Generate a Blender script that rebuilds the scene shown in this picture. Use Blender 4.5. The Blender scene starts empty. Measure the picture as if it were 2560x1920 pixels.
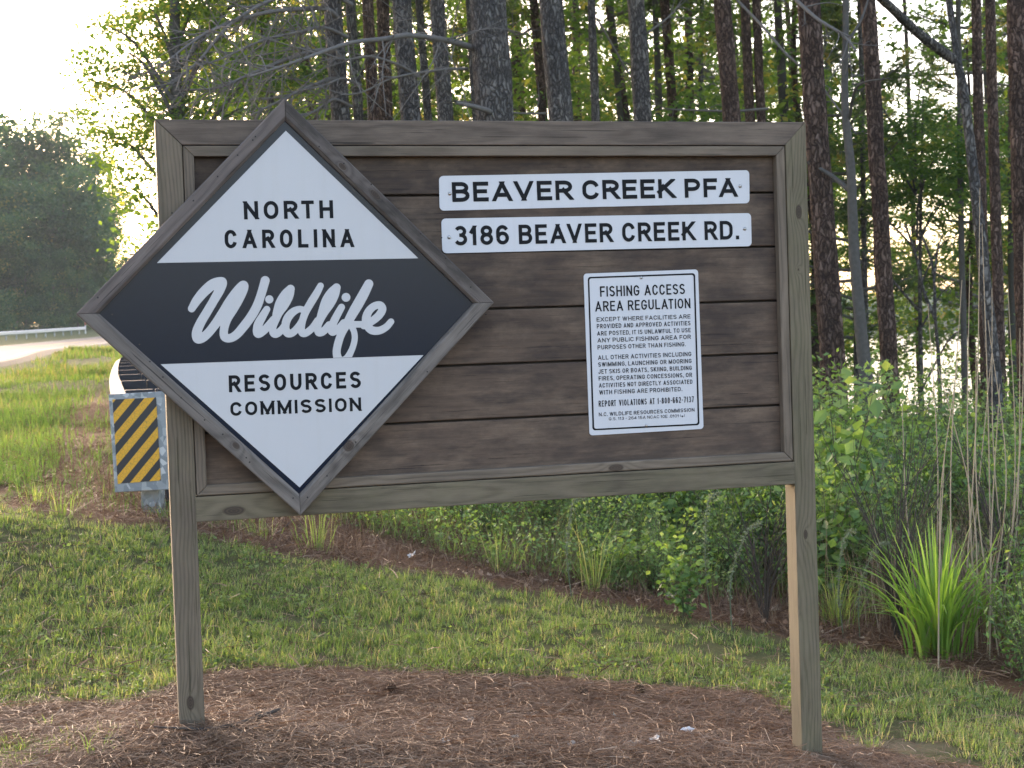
import bpy, math, random
import numpy as np
from mathutils import Vector, Matrix, Euler
C = bpy.context.scene
COL = C.collection
rng = np.random.default_rng(7)
random.seed(7)

# ------------------------------------------------------------------ camera, sky, sun, exposure
CAM = np.array([-0.8754, -5.3043, 1.4227]); YAW, PIT, ROL, FPX = 0.2661, -0.0321, -0.0334, 3777.8
def cam_axes(yaw, pit, rol):
    cy, sy = math.cos(yaw), math.sin(yaw)
    F = np.array([sy*math.cos(pit), cy*math.cos(pit), math.sin(pit)])
    Rt = np.array([cy, -sy, 0.0]); U = np.cross(Rt, F)
    c, s = math.cos(rol), math.sin(rol)
    return c*Rt+s*U, -s*Rt+c*U, F
RX, UX, FX = cam_axes(YAW, PIT, ROL)
cam = bpy.data.cameras.new('camera'); cam.sensor_width = 36; cam.lens = 36*FPX/2560
cam.clip_start = 0.05; cam.clip_end = 4000
cam.dof.use_dof = True; cam.dof.focus_distance = 5.6; cam.dof.aperture_fstop = 9
co = bpy.data.objects.new('camera', cam); COL.objects.link(co)
M = Matrix.Identity(4)
for i in range(3):
    M[i][0] = RX[i]; M[i][1] = UX[i]; M[i][2] = -FX[i]; M[i][3] = CAM[i]
co.matrix_world = M
C.camera = co

SUN_EL, SUN_AZ = math.radians(14), math.radians(-13)     # azimuth clockwise from +Y
w = bpy.data.worlds.new('World'); C.world = w; w.use_nodes = True
nt = w.node_tree; bg = nt.nodes['Background']
sk = nt.nodes.new('ShaderNodeTexSky'); sk.sky_type = 'NISHITA'; sk.sun_disc = False
sk.sun_elevation = SUN_EL; sk.sun_rotation = SUN_AZ; sk.air_density = 1.0; sk.dust_density = 2.2; sk.ozone_density = 1.3
nt.links.new(sk.outputs[0], bg.inputs['Color']); bg.inputs['Strength'].default_value = 0.15
sl = bpy.data.lights.new('sun', 'SUN'); sl.energy = 0.9; sl.angle = math.radians(18); sl.color = (1.0, .91, .77)
so = bpy.data.objects.new('sun', sl); COL.objects.link(so)
sd = Vector((math.sin(SUN_AZ)*math.cos(SUN_EL), math.cos(SUN_AZ)*math.cos(SUN_EL), math.sin(SUN_EL)))
so.rotation_euler = (-sd).to_track_quat('-Z', 'Y').to_euler()
C.view_settings.view_transform = 'Standard'; C.view_settings.look = 'None'
C.view_settings.gamma = 1; C.view_settings.use_curve_mapping = False
C.view_settings.exposure = 2.38
C.view_settings.use_white_balance = True; C.view_settings.white_balance_temperature = 7400; C.view_settings.white_balance_tint = 22   # the phone's own white balance
C.cycles.max_bounces = 8; C.cycles.transparent_max_bounces = 8; C.cycles.volume_bounces = 0
C.cycles.use_denoising = True
HAZE = .0003
try: C.cycles.volume_step_rate = 4
except Exception: pass

# ------------------------------------------------------------------ helpers
def ray(px, py): return FX + RX*(px-1280)/FPX - UX*(py-960)/FPX
def at_y(px, py, Y):
    d = ray(px, py); return CAM + d*(Y-CAM[1])/d[1]
def at_d(px, py, D): return CAM + ray(px, py)*D

def tag(o, label=None, cat=None, group=None, kind=None):
    if label: o['label'] = label
    if cat: o['category'] = cat
    if group: o['group'] = group
    if kind: o['kind'] = kind
    return o
def link(o, parent=None):
    COL.objects.link(o)
    if parent is not None: o.parent = parent
    return o
def empty(name, loc=(0, 0, 0), label=None, cat=None, group=None):
    o = bpy.data.objects.new(name, None); o.location = loc; o.empty_display_size = .1
    COL.objects.link(o); return tag(o, label, cat, group)
def np_mesh(name, V, F, mat, smooth=False, attr=None, uv=None):
    """V (n,3); F (m,3) or (m,4) array of equal size faces."""
    me = bpy.data.meshes.new(name)
    V = np.asarray(V, np.float32); F = np.asarray(F, np.int32); k = F.shape[1]
    me.vertices.add(len(V)); me.vertices.foreach_set('co', V.ravel())
    me.loops.add(F.size); me.loops.foreach_set('vertex_index', F.ravel())
    me.polygons.add(len(F)); me.polygons.foreach_set('loop_start', np.arange(0, F.size, k, dtype=np.int32))
    me.polygons.foreach_set('loop_total', np.full(len(F), k, np.int32))
    me.polygons.foreach_set('use_smooth', np.full(len(F), smooth, bool))
    if attr:
        for an, av in attr.items():
            a = me.attributes.new(an, 'FLOAT', 'POINT'); a.data.foreach_set('value', np.asarray(av, np.float32))
    me.materials.append(mat); me.update(calc_edges=True); me.validate()
    return me
def obj(name, me, parent=None, loc=None, rot=None):
    o = bpy.data.objects.new(name, me)
    if loc is not None: o.location = loc
    if rot is not None: o.rotation_euler = rot
    return link(o, parent)
def py_mesh(name, V, F, mat, smooth=False):
    me = bpy.data.meshes.new(name); me.from_pydata([tuple(map(float, v)) for v in V], [], F)
    me.materials.append(mat); me.update()
    if smooth: me.polygons.foreach_set('use_smooth', [True]*len(me.polygons))
    return me
def bevel(o, wd, seg=2):
    m = o.modifiers.new('bevel', 'BEVEL'); m.width = wd; m.segments = seg; m.limit_method = 'ANGLE'; m.angle_limit = math.radians(25)
    m.harden_normals = False
    return o
def tube_arrays(P, R, n=8, cap=True, wob=0.0, seed=0):
    P = np.asarray(P, float); R = np.asarray(R, float); m = len(P)
    T = np.gradient(P, axis=0); T /= np.linalg.norm(T, axis=1)[:, None]+1e-9
    ref = np.array([0, 0, 1.0]) if abs(T[0][2]) < .8 else np.array([1.0, 0, 0])
    A = np.cross(T, ref); A /= np.linalg.norm(A, axis=1)[:, None]+1e-9; B = np.cross(T, A)
    a = np.linspace(0, 2*math.pi, n, endpoint=False)
    rr = R[:, None]*np.ones((1, n))
    if wob:
        g = np.random.default_rng(seed); rr = rr*(1+wob*g.normal(size=(m, n)))
    V = P[:, None, :]+rr[..., None]*(np.cos(a)[None, :, None]*A[:, None, :]+np.sin(a)[None, :, None]*B[:, None, :])
    V = V.reshape(-1, 3); i = np.arange(m-1)[:, None]*n; j = np.arange(n)[None, :]; j2 = (j+1) % n
    F = np.stack([i+j, i+j2, i+n+j2, i+n+j], -1).reshape(-1, 4)
    return V, F
def join_arrays(L):
    V = []; F = []; o = 0
    for v, f in L:
        V.append(v); F.append(f+o); o += len(v)
    return np.concatenate(V), np.concatenate(F)
def spline(P, n):
    P = np.asarray(P, float); m = len(P)
    Q = np.vstack([2*P[0]-P[1], P, 2*P[-1]-P[-2]]); out = []
    t = np.linspace(0, m-1, n)
    for u in t:
        i = min(int(u), m-2); s = u-i; p0, p1, p2, p3 = Q[i], Q[i+1], Q[i+2], Q[i+3]
        out.append(.5*((2*p1)+(-p0+p2)*s+(2*p0-5*p1+4*p2-p3)*s*s+(-p0+3*p1-3*p2+p3)*s**3))
    return np.array(out)

# ---- materials
def mat_new(name):
    m = bpy.data.materials.new(name); m.use_nodes = True
    nt = m.node_tree; b = nt.nodes['Principled BSDF']; return m, nt, b
def N(nt, t, **kw):
    n = nt.nodes.new(t)
    for k, v in kw.items():
        if k in ('operation', 'blend_type', 'data_type', 'feature', 'noise_dimensions', 'attribute_name', 'wave_type', 'bands_direction', 'distance', 'use_clamp', 'interpolation_type', 'voronoi_dimensions'): setattr(n, k, v)
        else: n.inputs[k].default_value = v
    return n
def ramp(nt, fac, stops):
    r = nt.nodes.new('ShaderNodeValToRGB'); cr = r.color_ramp
    while len(cr.elements) < len(stops): cr.elements.new(0.5)
    for e, (p, c) in zip(cr.elements, stops):
        e.position = p; e.color = (*c, 1) if len(c) == 3 else c
    nt.links.new(fac, r.inputs[0]); return r.outputs[0]
def mixc(nt, fac, a, b, bt='MIX'):
    n = nt.nodes.new('ShaderNodeMix'); n.data_type = 'RGBA'; n.blend_type = bt
    for sock, v in ((n.inputs[0], fac), (n.inputs[6], a), (n.inputs[7], b)):
        if isinstance(v, (int, float)): sock.default_value = v
        elif isinstance(v, tuple): sock.default_value = (*v, 1)
        else: nt.links.new(v, sock)
    return n.outputs[2]
def mth(nt, op, a, b=None, c=None):
    n = nt.nodes.new('ShaderNodeMath'); n.operation = op
    for i, v in enumerate((a, b, c)):
        if v is None: continue
        if isinstance(v, (int, float)): n.inputs[i].default_value = v
        else: nt.links.new(v, n.inputs[i])
    return n.outputs[0]
def mapping(nt, src, scale=(1, 1, 1), loc=(0, 0, 0)):
    n = nt.nodes.new('ShaderNodeMapping'); n.inputs['Scale'].default_value = scale; n.inputs['Location'].default_value = loc
    nt.links.new(src, n.inputs[0]); return n.outputs[0]
def noise(nt, vec, scale, detail=4, rough=.55, dist=0):
    n = N(nt, 'ShaderNodeTexNoise', Scale=scale, Detail=detail, Roughness=rough, Distortion=dist)
    nt.links.new(vec, n.inputs['Vector']); return n.outputs['Fac']
def bump(nt, b, h, strength=.5, dist=.01):
    n = N(nt, 'ShaderNodeBump', Strength=strength, Distance=dist); nt.links.new(h, n.inputs['Height'])
    nt.links.new(n.outputs[0], b.inputs['Normal']); return n

def wood(name, light, dark, seed=0., knots=(), stain=.0, stain_col=(.02, .018, .016), rings=260., tone=1.0, green=0., rw=.24, wav=.05, patch=0.):
    """weathered board, grain along local X; knots = (x, y, z, rx, rz) in board space."""
    m, nt, b = mat_new(name)
    tc = nt.nodes.new('ShaderNodeTexCoord'); oi = nt.nodes.new('ShaderNodeObjectInfo')
    P = mapping(nt, tc.outputs['Object'], loc=(seed*3.1, seed*.7, seed*1.3))
    sep = nt.nodes.new('ShaderNodeSeparateXYZ'); nt.links.new(tc.outputs['Object'], sep.inputs[0])
    slow = noise(nt, mapping(nt, P, (1.3, 3, 3)), 1.5, 2)
    slow2 = noise(nt, mapping(nt, P, (4, 14, 14)), 1.5, 3)
    yy = mth(nt, 'ADD', sep.outputs['Y'], .04+.02*math.sin(seed*5)); zz = mth(nt, 'ADD', sep.outputs['Z'], .05*math.cos(seed*3))
    rr = mth(nt, 'SQRT', mth(nt, 'ADD', mth(nt, 'MULTIPLY', yy, yy), mth(nt, 'MULTIPLY', zz, zz)))
    rr = mth(nt, 'ADD', rr, mth(nt, 'MULTIPLY', slow, wav)); rr = mth(nt, 'ADD', rr, mth(nt, 'MULTIPLY', slow2, .005))
    kd = None
    for (kx, ky, kz, ra, rb) in knots:
        dx = mth(nt, 'DIVIDE', mth(nt, 'SUBTRACT', sep.outputs['X'], kx), ra)
        dz = mth(nt, 'DIVIDE', mth(nt, 'SUBTRACT', sep.outputs['Z'], kz), rb)
        d = mth(nt, 'SQRT', mth(nt, 'ADD', mth(nt, 'MULTIPLY', dx, dx), mth(nt, 'MULTIPLY', dz, dz)))
        d = mth(nt, 'ADD', d, mth(nt, 'MULTIPLY', slow2, .35))
        kd = d if kd is None else mth(nt, 'MINIMUM', kd, d)
    if kd is not None:
        infl = mth(nt, 'POWER', 2.718, mth(nt, 'MULTIPLY', kd, -.55))
        rr = mth(nt, 'ADD', rr, mth(nt, 'MULTIPLY', infl, .05))
    s = mth(nt, 'SINE', mth(nt, 'MULTIPLY', rr, rings*2.2)); s = mth(nt, 'MULTIPLY_ADD', s, .5, .5)
    s = mth(nt, 'POWER', s, 1.7)
    fine = noise(nt, mapping(nt, P, (5, 170, 170)), 2.2, 6, .65)
    fine2 = noise(nt, mapping(nt, P, (1.2, 60, 60)), 2, 4, .7)
    big = noise(nt, mapping(nt, P, (1, 3, 3)), 3.1, 4, .6)
    blotch = noise(nt, P, 14, 5, .6)
    g = mth(nt, 'ADD', mth(nt, 'MULTIPLY', s, rw), mth(nt, 'MULTIPLY', fine, .62)); g = mth(nt, 'ADD', g, mth(nt, 'MULTIPLY', fine2, .40))
    col = ramp(nt, g, [(.22, light), (.62, tuple((a+c)/2 for a, c in zip(light, dark))), (.95, dark)])
    col = mixc(nt, mth(nt, 'MULTIPLY', mth(nt, 'GREATER_THAN', fine2, .65), .6), col, tuple(c*.4 for c in dark))
    col = mixc(nt, ramp(nt, big, [(.35, (0, 0, 0)), (.75, (1, 1, 1))]), col, mixc(nt, 1.0, col, (.62, .62, .64), 'MULTIPLY'))
    crk = noise(nt, mapping(nt, P, (1.6, 95, 95)), 1.3, 2, .4); col = mixc(nt, mth(nt, 'MULTIPLY', mth(nt, 'GREATER_THAN', crk, .70), .75), col, tuple(c*.22 for c in dark))
    if green: col = mixc(nt, mth(nt, 'MULTIPLY', blotch, green), col, (.16, .17, .07))
    if patch:
        pf = ramp(nt, noise(nt, mapping(nt, P, (3.2, 5, 5)), 1.6, 5, .7), [(.45, (0, 0, 0)), (.68, (1, 1, 1))]); col = mixc(nt, mth(nt, 'MULTIPLY', pf, patch), col, mixc(nt, fine, (.30, .215, .15), (.17, .12, .085)))
    if stain:
        st = ramp(nt, noise(nt, mapping(nt, P, (2.2, 8, 8)), 2.5, 6, .62), [(.42, (0, 0, 0)), (.62, (1, 1, 1))])
        col = mixc(nt, mth(nt, 'MULTIPLY', st, stain), col, stain_col)
    if kd is not None:
        kf = ramp(nt, kd, [(.0, (1, 1, 1)), (.85, (.9, .9, .9)), (1.15, (.25, .25, .25)), (1.9, (0, 0, 0))])
        krs = mth(nt, 'MULTIPLY_ADD', mth(nt, 'SINE', mth(nt, 'MULTIPLY', kd, 22)), .25, .6)
        col = mixc(nt, mth(nt, 'MULTIPLY', kf, .9), col, mixc(nt, krs, (.012, .009, .008), (.075, .05, .035)))
    if tone != 1: col = mixc(nt, 1.0, col, (tone, tone, tone), 'MULTIPLY')
    nt.links.new(col, b.inputs['Base Color'])
    b.inputs['Roughness'].default_value = .72; b.inputs['Specular IOR Level'].default_value = .3
    bump(nt, b, mth(nt, 'ADD', mth(nt, 'MULTIPLY', s, -.5), mth(nt, 'MULTIPLY', fine, -1.)), .35, .0015)
    return m

def plain(name, col, rough=.5, metal=0., spec=.5, nscale=0, namt=.15, bmp=0):
    m, nt, b = mat_new(name)
    b.inputs['Roughness'].default_value = rough; b.inputs['Metallic'].default_value = metal; b.inputs['Specular IOR Level'].default_value = spec
    if nscale:
        tc = nt.nodes.new('ShaderNodeTexCoord'); f = noise(nt, tc.outputs['Object'], nscale, 5, .6)
        c = mixc(nt, f, tuple(x*(1-namt) for x in col), tuple(min(1, x*(1+namt)) for x in col))
        nt.links.new(c, b.inputs['Base Color'])
        if bmp: bump(nt, b, f, bmp, .003)
    else: b.inputs['Base Color'].default_value = (*col, 1)
    return m

def leafy(name, stops, trans=.45, rough=.55, tcol=None, spec=.3):
    """foliage: colour from the per-leaf attribute 'tone'."""
    m, nt, b = mat_new(name)
    a = N(nt, 'ShaderNodeAttribute', attribute_name='tone')
    oi = nt.nodes.new('ShaderNodeObjectInfo')
    col = ramp(nt, a.outputs['Fac'], stops)
    nt.links.new(col, b.inputs['Base Color']); b.inputs['Roughness'].default_value = rough; b.inputs['Specular IOR Level'].default_value = spec
    t = nt.nodes.new('ShaderNodeBsdfTranslucent')
    tc = mixc(nt, 1.0, col, tcol or (1.5, 1.45, .55), 'MULTIPLY'); nt.links.new(tc, t.inputs['Color'])
    ms = nt.nodes.new('ShaderNodeMixShader'); ms.inputs[0].default_value = trans
    nt.links.new(b.outputs[0], ms.inputs[1]); nt.links.new(t.outputs[0], ms.inputs[2])
    nt.links.new(ms.outputs[0], nt.nodes['Material Output'].inputs[0])
    return m

def bark(name, c1, c2, c3, sc=1.0):
    m, nt, b = mat_new(name)
    tc = nt.nodes.new('ShaderNodeTexCoord'); oi = nt.nodes.new('ShaderNodeObjectInfo')
    va = nt.nodes.new('ShaderNodeVectorMath'); va.operation = 'ADD'; nt.links.new(tc.outputs['Object'], va.inputs[0])
    cx = nt.nodes.new('ShaderNodeCombineXYZ'); nt.links.new(mth(nt, 'MULTIPLY', oi.outputs['Random'], 17.), cx.inputs[2]); nt.links.new(cx.outputs[0], va.inputs[1])
    P = va.outputs[0]
    wn = nt.nodes.new('ShaderNodeTexNoise'); wn.inputs['Scale'].default_value = 7*sc; wn.inputs['Detail'].default_value = 4; nt.links.new(P, wn.inputs['Vector'])
    sub = nt.nodes.new('ShaderNodeVectorMath'); sub.operation = 'MULTIPLY_ADD'; nt.links.new(wn.outputs['Color'], sub.inputs[0]); sub.inputs[1].default_value = (.13, .13, .30); nt.links.new(P, sub.inputs[2])
    Q = mapping(nt, sub.outputs[0], (25*sc, 25*sc, 7.5*sc))
    v = N(nt, 'ShaderNodeTexVoronoi', feature='DISTANCE_TO_EDGE', Scale=1.0); nt.links.new(Q, v.inputs['Vector'])
    v2 = N(nt, 'ShaderNodeTexVoronoi', feature='F1', Scale=1.0); nt.links.new(Q, v2.inputs['Vector'])
    n1 = noise(nt, mapping(nt, P, (30*sc, 30*sc, 9*sc)), 1.6, 6, .7)
    n2 = noise(nt, P, 2.2, 3, .5)
    crack = ramp(nt, mth(nt, 'ADD', v.outputs['Distance'], mth(nt, 'MULTIPLY_ADD', n1, .30, -.15)), [(.0, (.15, .15, .15)), (.22, (1, 1, 1))])
    cell = nt.nodes.new('ShaderNodeSeparateColor'); nt.links.new(v2.outputs['Color'], cell.inputs[0])
    f = mth(nt, 'ADD', mth(nt, 'MULTIPLY', cell.outputs[0], .45), mth(nt, 'MULTIPLY', n1, .6))
    plate = ramp(nt, f, [(.2, c1), (.55, c2), (.85, c3)])
    plate = mixc(nt, ramp(nt, n2, [(.4, (0, 0, 0)), (.65, (1, 1, 1))]), plate, mixc(nt, 1., plate, (.7, .74, .78), 'MULTIPLY'))
    col = mixc(nt, crack, tuple(x*.55 for x in c1), plate)
    nt.links.new(col, b.inputs['Base Color']); b.inputs['Roughness'].default_value = .9; b.inputs['Specular IOR Level'].default_value = .15
    bump(nt, b, mth(nt, 'ADD', crack, mth(nt, 'MULTIPLY', n1, .5)), 1.0, .035)
    return m

# ------------------------------------------------------------------ terrain height
CP = [(-.62, 0, .025), (1.72, 0, -.275), (.5, 0, -.12), (-1.6, .2, -.01), (-2, -2.5, -.02), (.5, -2.5, -.16), (3, -2, -.45), (4, 1, -.45),
      (-2, -6, -.1), (1, -8, -.2), (5, -6, -.6), (0, 2.5, .0), (2.6, 2.5, -.28), (5, 3, -.5), (1.5, 5, -.05), (4, 6, -.35), (7, 6, -.55), (10, 3, -.8),
      (3, 10, .0), (7, 11, -.4), (10, 16, -.55), (14, 12, -.9), (6, 22, .1), (12, 26, -.7), (18, 36, -1.4), (9, 45, .2), (24, 30, -1.6), (20, 52, -2.3), (34, 40, -2.6)]
for (px, py, D) in [(385, 1290, 9.7), (0, 1290, 8.6), (0, 1120, 13.5), (0, 1010, 21), (0, 945, 33), (300, 1100, 13.5), (300, 1000, 18), (300, 940, 26), (-500, 1100, 18), (-500, 1200, 14)]:
    CP.append(tuple(at_d(px, py, D)))
for a, R_, z in [(-60, 90, 2), (-30, 160, 5), (0, 260, 6), (12, 260, 2), (20, 120, -3), (28, 90, -3.5), (35, 160, -4), (22, 300, -4), (40, 300, -5), (60, 90, -4), (90, 60, -2), (120, 60, -1), (180, 60, 0), (-120, 60, 0), (-90, 60, .5)]:
    CP.append((CAM[0]+R_*math.sin(math.radians(a)), CAM[1]+R_*math.cos(math.radians(a)), z))
ROADP = spline([at_d(-900, 1010, 30), at_d(-500, 972, 34), at_d(0, 905, 45), at_d(120, 875, 65), at_d(240, 862, 90), at_d(380, 843, 125), at_d(560, 821, 180)], 70)
_t = np.gradient(ROADP, axis=0); _nr = np.stack([-_t[:, 1], _t[:, 0]], 1); _nr /= np.linalg.norm(_nr, axis=1)[:, None]
for _k in range(0, 70, 3):
    for _o, _d in ((-.8, -.08), (0, -.07), (3.6, -.07), (7.2, -.07), (8, -.04), (13, .1), (22, .5)):
        CP.append((ROADP[_k][0]+_nr[_k][0]*_o, ROADP[_k][1]+_nr[_k][1]*_o, ROADP[_k][2]+_d))
CP = np.array(CP, float)
def _U(r): return r   # biharmonic in 3D-ish: robust, no overshoot
_n = len(CP); _K = np.linalg.norm(CP[:, None, :2]-CP[None, :, :2], axis=2)
_A = np.zeros((_n+1, _n+1)); _A[:_n, :_n] = -_K-np.eye(_n)*.05; _A[:_n, _n] = 1; _A[_n, :_n] = 1
_W = np.linalg.solve(_A, np.append(CP[:, 2], 0))
def vnoise(x, y, s, seed=0):
    x = np.asarray(x)*s+seed*13.7; y = np.asarray(y)*s-seed*7.3
    xi = np.floor(x).astype(np.int64); yi = np.floor(y).astype(np.int64); fx = x-xi; fy = y-yi
    fx = fx*fx*(3-2*fx); fy = fy*fy*(3-2*fy)
    def h(a, b):
        v = (a*374761393+b*668265263+seed*974711) & 0xffffffff; v = ((v ^ (v >> 13))*1274126177) & 0xffffffff
        return ((v ^ (v >> 16)) & 0xffff)/65535.
    return (h(xi, yi)*(1-fx)+h(xi+1, yi)*fx)*(1-fy)+(h(xi, yi+1)*(1-fx)+h(xi+1, yi+1)*fx)*fy
def fbm(x, y, s, seed=0, o=4):
    r = 0; a = .5; t = 0
    for i in range(o): r = r+a*vnoise(x, y, s*2**i, seed+i); t += a; a *= .5
    return r/t
_ug = np.linspace(-1, 1, 301)
_bx, _by = np.meshgrid(.8+.30*np.sinh(_ug*9), 1.5+.30*np.sinh(_ug*9), indexing='ij'); _q = np.stack([_bx.ravel(), _by.ravel()], 1); _b = np.empty(len(_q))
for _i in range(0, len(_q), 20000): _b[_i:_i+20000] = -np.linalg.norm(_q[_i:_i+20000, None]-CP[None, :, :2], axis=2)@_W[:_n]+_W[_n]
_b = _b.reshape(301, 301)
def ground(x, y):
    """height of the land: smooth relief, the low mulch mound along the sign, small unevenness"""
    x = np.asarray(x, float); y = np.asarray(y, float)
    u_ = np.clip((np.arcsinh((x-.8)/.30)/9+1)*150, 0, 299.999); v_ = np.clip((np.arcsinh((y-1.5)/.30)/9+1)*150, 0, 299.999)
    i = u_.astype(int); j = v_.astype(int); fu = u_-i; fv = v_-j
    z = (_b[i, j]*(1-fu)+_b[i+1, j]*fu)*(1-fv)+(_b[i, j+1]*(1-fu)+_b[i+1, j+1]*fu)*fv
    z = z + .05*np.exp(-((y+.05)/.55)**2)*np.exp(-np.clip(np.abs(x-.3)-1.1, 0, 9)**2/.5)
    nf = np.clip(1.2-np.hypot(x, y)/30, .15, 1)
    z = z + (.035*(fbm(x, y, 1.3, 3)-.5)+.10*(fbm(x, y, .25, 5)-.5))*nf
    far = np.clip((np.hypot(x, y)-500)/300, 0, 1)
    return z*(1-far)+far*3.0
def on_ground(px, py):
    d = ray(px, py); t = np.linspace(3.5, 120, 2500); P = CAM+d*t[:, None]
    g = ground(P[:, 0], P[:, 1]); k = np.where(P[:, 2] < g)[0]
    return P[k[0]] if len(k) else P[-1]
def poly_from_px(L): return np.array([on_ground(*p)[:2] for p in L])
def inside(x, y, poly):
    x = np.asarray(x); y = np.asarray(y); c = np.zeros(x.shape, bool); n = len(poly)
    for i in range(n):
        x1, y1 = poly[i]; x2, y2 = poly[(i+1) % n]
        if y1 == y2: continue
        k = ((y1 > y) != (y2 > y)) & (x < (x2-x1)*(y-y1)/(y2-y1)+x1); c ^= k
    return c
# edges on the ground, as curves y(x): lawn ends at the mulch in front and at the straw strip behind
FRONT = np.array([on_ground(*p)[:2] for p in [(0, 1768), (170, 1762), (300, 1765), (440, 1715), (520, 1690), (800, 1680), (1280, 1700), (1700, 1722), (1960, 1752), (2040, 1830), (2200, 1885), (2420, 1925)]])
BACK = np.array([on_ground(*p)[:2] for p in [(0, 1262), (180, 1290), (420, 1325), (700, 1385), (1100, 1432), (1300, 1472), (1550, 1510), (1900, 1575), (2100, 1612), (2350, 1640), (2560, 1760)]])
def front_y(x): return np.interp(x, FRONT[:, 0], FRONT[:, 1], left=FRONT[0, 1]-.15, right=-1.2)
def back_y(x): return np.interp(x, BACK[:, 0], BACK[:, 1], left=BACK[0, 1]+1.0, right=BACK[-1, 1]-1.5)
def wob(x, y): return .35*(fbm(x, y, 2.2, 11)-.5)
def zones(x, y):
    """returns straw (mulch in front), lawn, strip (straw behind), bank (left verge)"""
    f = front_y(x); b = back_y(x); n = wob(x, y)
    straw = np.clip((f+n*.5-y)/.10, 0, 1)
    lawn = np.clip((y-f-n*.5)/.10, 0, 1)*np.clip((b+n*1.2-y)/.25, 0, 1)
    patch = np.exp(-(((x+1.45)/.38)**2+((y-.02)/.22)**2)*1.2)      # tuft of lawn in the corner of the mulch
    return straw, lawn, patch

# ------------------------------------------------------------------ ground materials
def ground_mat():
    m, nt, b = mat_new('ground')
    tc = nt.nodes.new('ShaderNodeTexCoord'); P = tc.outputs['Object']
    at = N(nt, 'ShaderNodeAttribute', attribute_name='green'); am = N(nt, 'ShaderNodeAttribute', attribute_name='mulch'); asd = N(nt, 'ShaderNodeAttribute', attribute_name='sandy')
    n1 = noise(nt, P, 9, 6, .65); n2 = noise(nt, P, 60, 4, .6); n3 = noise(nt, P, 1.7, 3, .5)
    st = noise(nt, mapping(nt, P, (25, 110, 60)), 1.6, 5, .7, .6)
    soil = ramp(nt, n1, [(.3, (.065, .045, .032)), (.6, (.13, .09, .062)), (.8, (.19, .14, .10))])
    straw = ramp(nt, mth(nt, 'ADD', mth(nt, 'MULTIPLY', st, .6), mth(nt, 'MULTIPLY', n2, .4)), [(.3, (.05, .028, .017)), (.5, (.16, .09, .052)), (.72, (.30, .18, .11))])
    grs = ramp(nt, mth(nt, 'ADD', mth(nt, 'MULTIPLY', n2, .5), mth(nt, 'MULTIPLY', n1, .5)), [(.3, (.06, .08, .03)), (.55, (.10, .125, .045)), (.8, (.18, .175, .09))])
    sand = ramp(nt, n1, [(.3, (.20, .145, .10)), (.7, (.36, .28, .20))])
    c = mixc(nt, am.outputs['Fac'], soil, straw); c = mixc(nt, at.outputs['Fac'], c, grs); c = mixc(nt, asd.outputs['Fac'], c, sand)
    nt.links.new(c, b.inputs['Base Color']); b.inputs['Roughness'].default_value = .95; b.inputs['Specular IOR Level'].default_value = .1
    bump(nt, b, mth(nt, 'ADD', st, n2), .8, .02)
    return m
MG = ground_mat()
# one sheet, dense near the sign, out to the horizon
u = np.linspace(-1, 1, 361)
def warp(u, c, a, k): return c+a*np.sinh(u*k)
gx = warp(u, .8, .30, 9.0); gy = warp(u, 1.5, .30, 9.0)
GX, GY = np.meshgrid(gx, gy, indexing='ij'); GZ = ground(GX, GY)
V = np.stack([GX, GY, GZ], -1).reshape(-1, 3); n = len(u)
i, j = np.meshgrid(np.arange(n-1), np.arange(n-1), indexing='ij'); a0 = (i*n+j).ravel()
F = np.stack([a0, a0+n, a0+n+1, a0+1], 1)
s_, l_, p_ = zones(V[:, 0], V[:, 1])
bank = (V[:, 1] > back_y(V[:, 0])+.8) & (V[:, 0] < 1.2+.02*V[:, 1])
far = np.clip((np.hypot(V[:, 0], V[:, 1]-1)-14)/6, 0, 1)
green = np.clip(np.maximum(np.maximum(l_, p_)*.75, far*.9), 0, 1)
ln = np.linspace(0, 0, 1)
mul = np.clip(1-l_, .35, 1)*(1-far)
SAND = on_ground(2120, 1865); sandy = np.clip(1.1-np.hypot((V[:, 0]-SAND[0])/.55, (V[:, 1]-SAND[1])/.16), 0, 1)*.8
me = np_mesh('ground', V, F, MG, True, {'green': green, 'mulch': mul, 'sandy': sandy})
tag(obj('ground', me), 'sloping ground of soil, pine straw and grass', None, None, 'structure')
# ------------------------------------------------------------------ the sign: lettering
def arc(cx, cy, rx, ry, a0, a1, n=9):
    a = np.radians(np.linspace(a0, a1, n)); return [(cx+rx*math.cos(t), cy+ry*math.sin(t)) for t in a]
K_ = .37
def oshape(k=.42): return arc(.5, 1-k, .5, k, 180, 0, 13)+arc(.5, k, .5, k, 0, -180, 13)
def bowl(y0, y1, x0=0., xs=.5, x1=1.):
    r = (y1-y0)/2; return [(x0, y1), (xs, y1)]+arc(xs, (y0+y1)/2, x1-xs, r, 90, -90, 11)[1:-1]+[(xs, y0), (x0, y0)]
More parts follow.
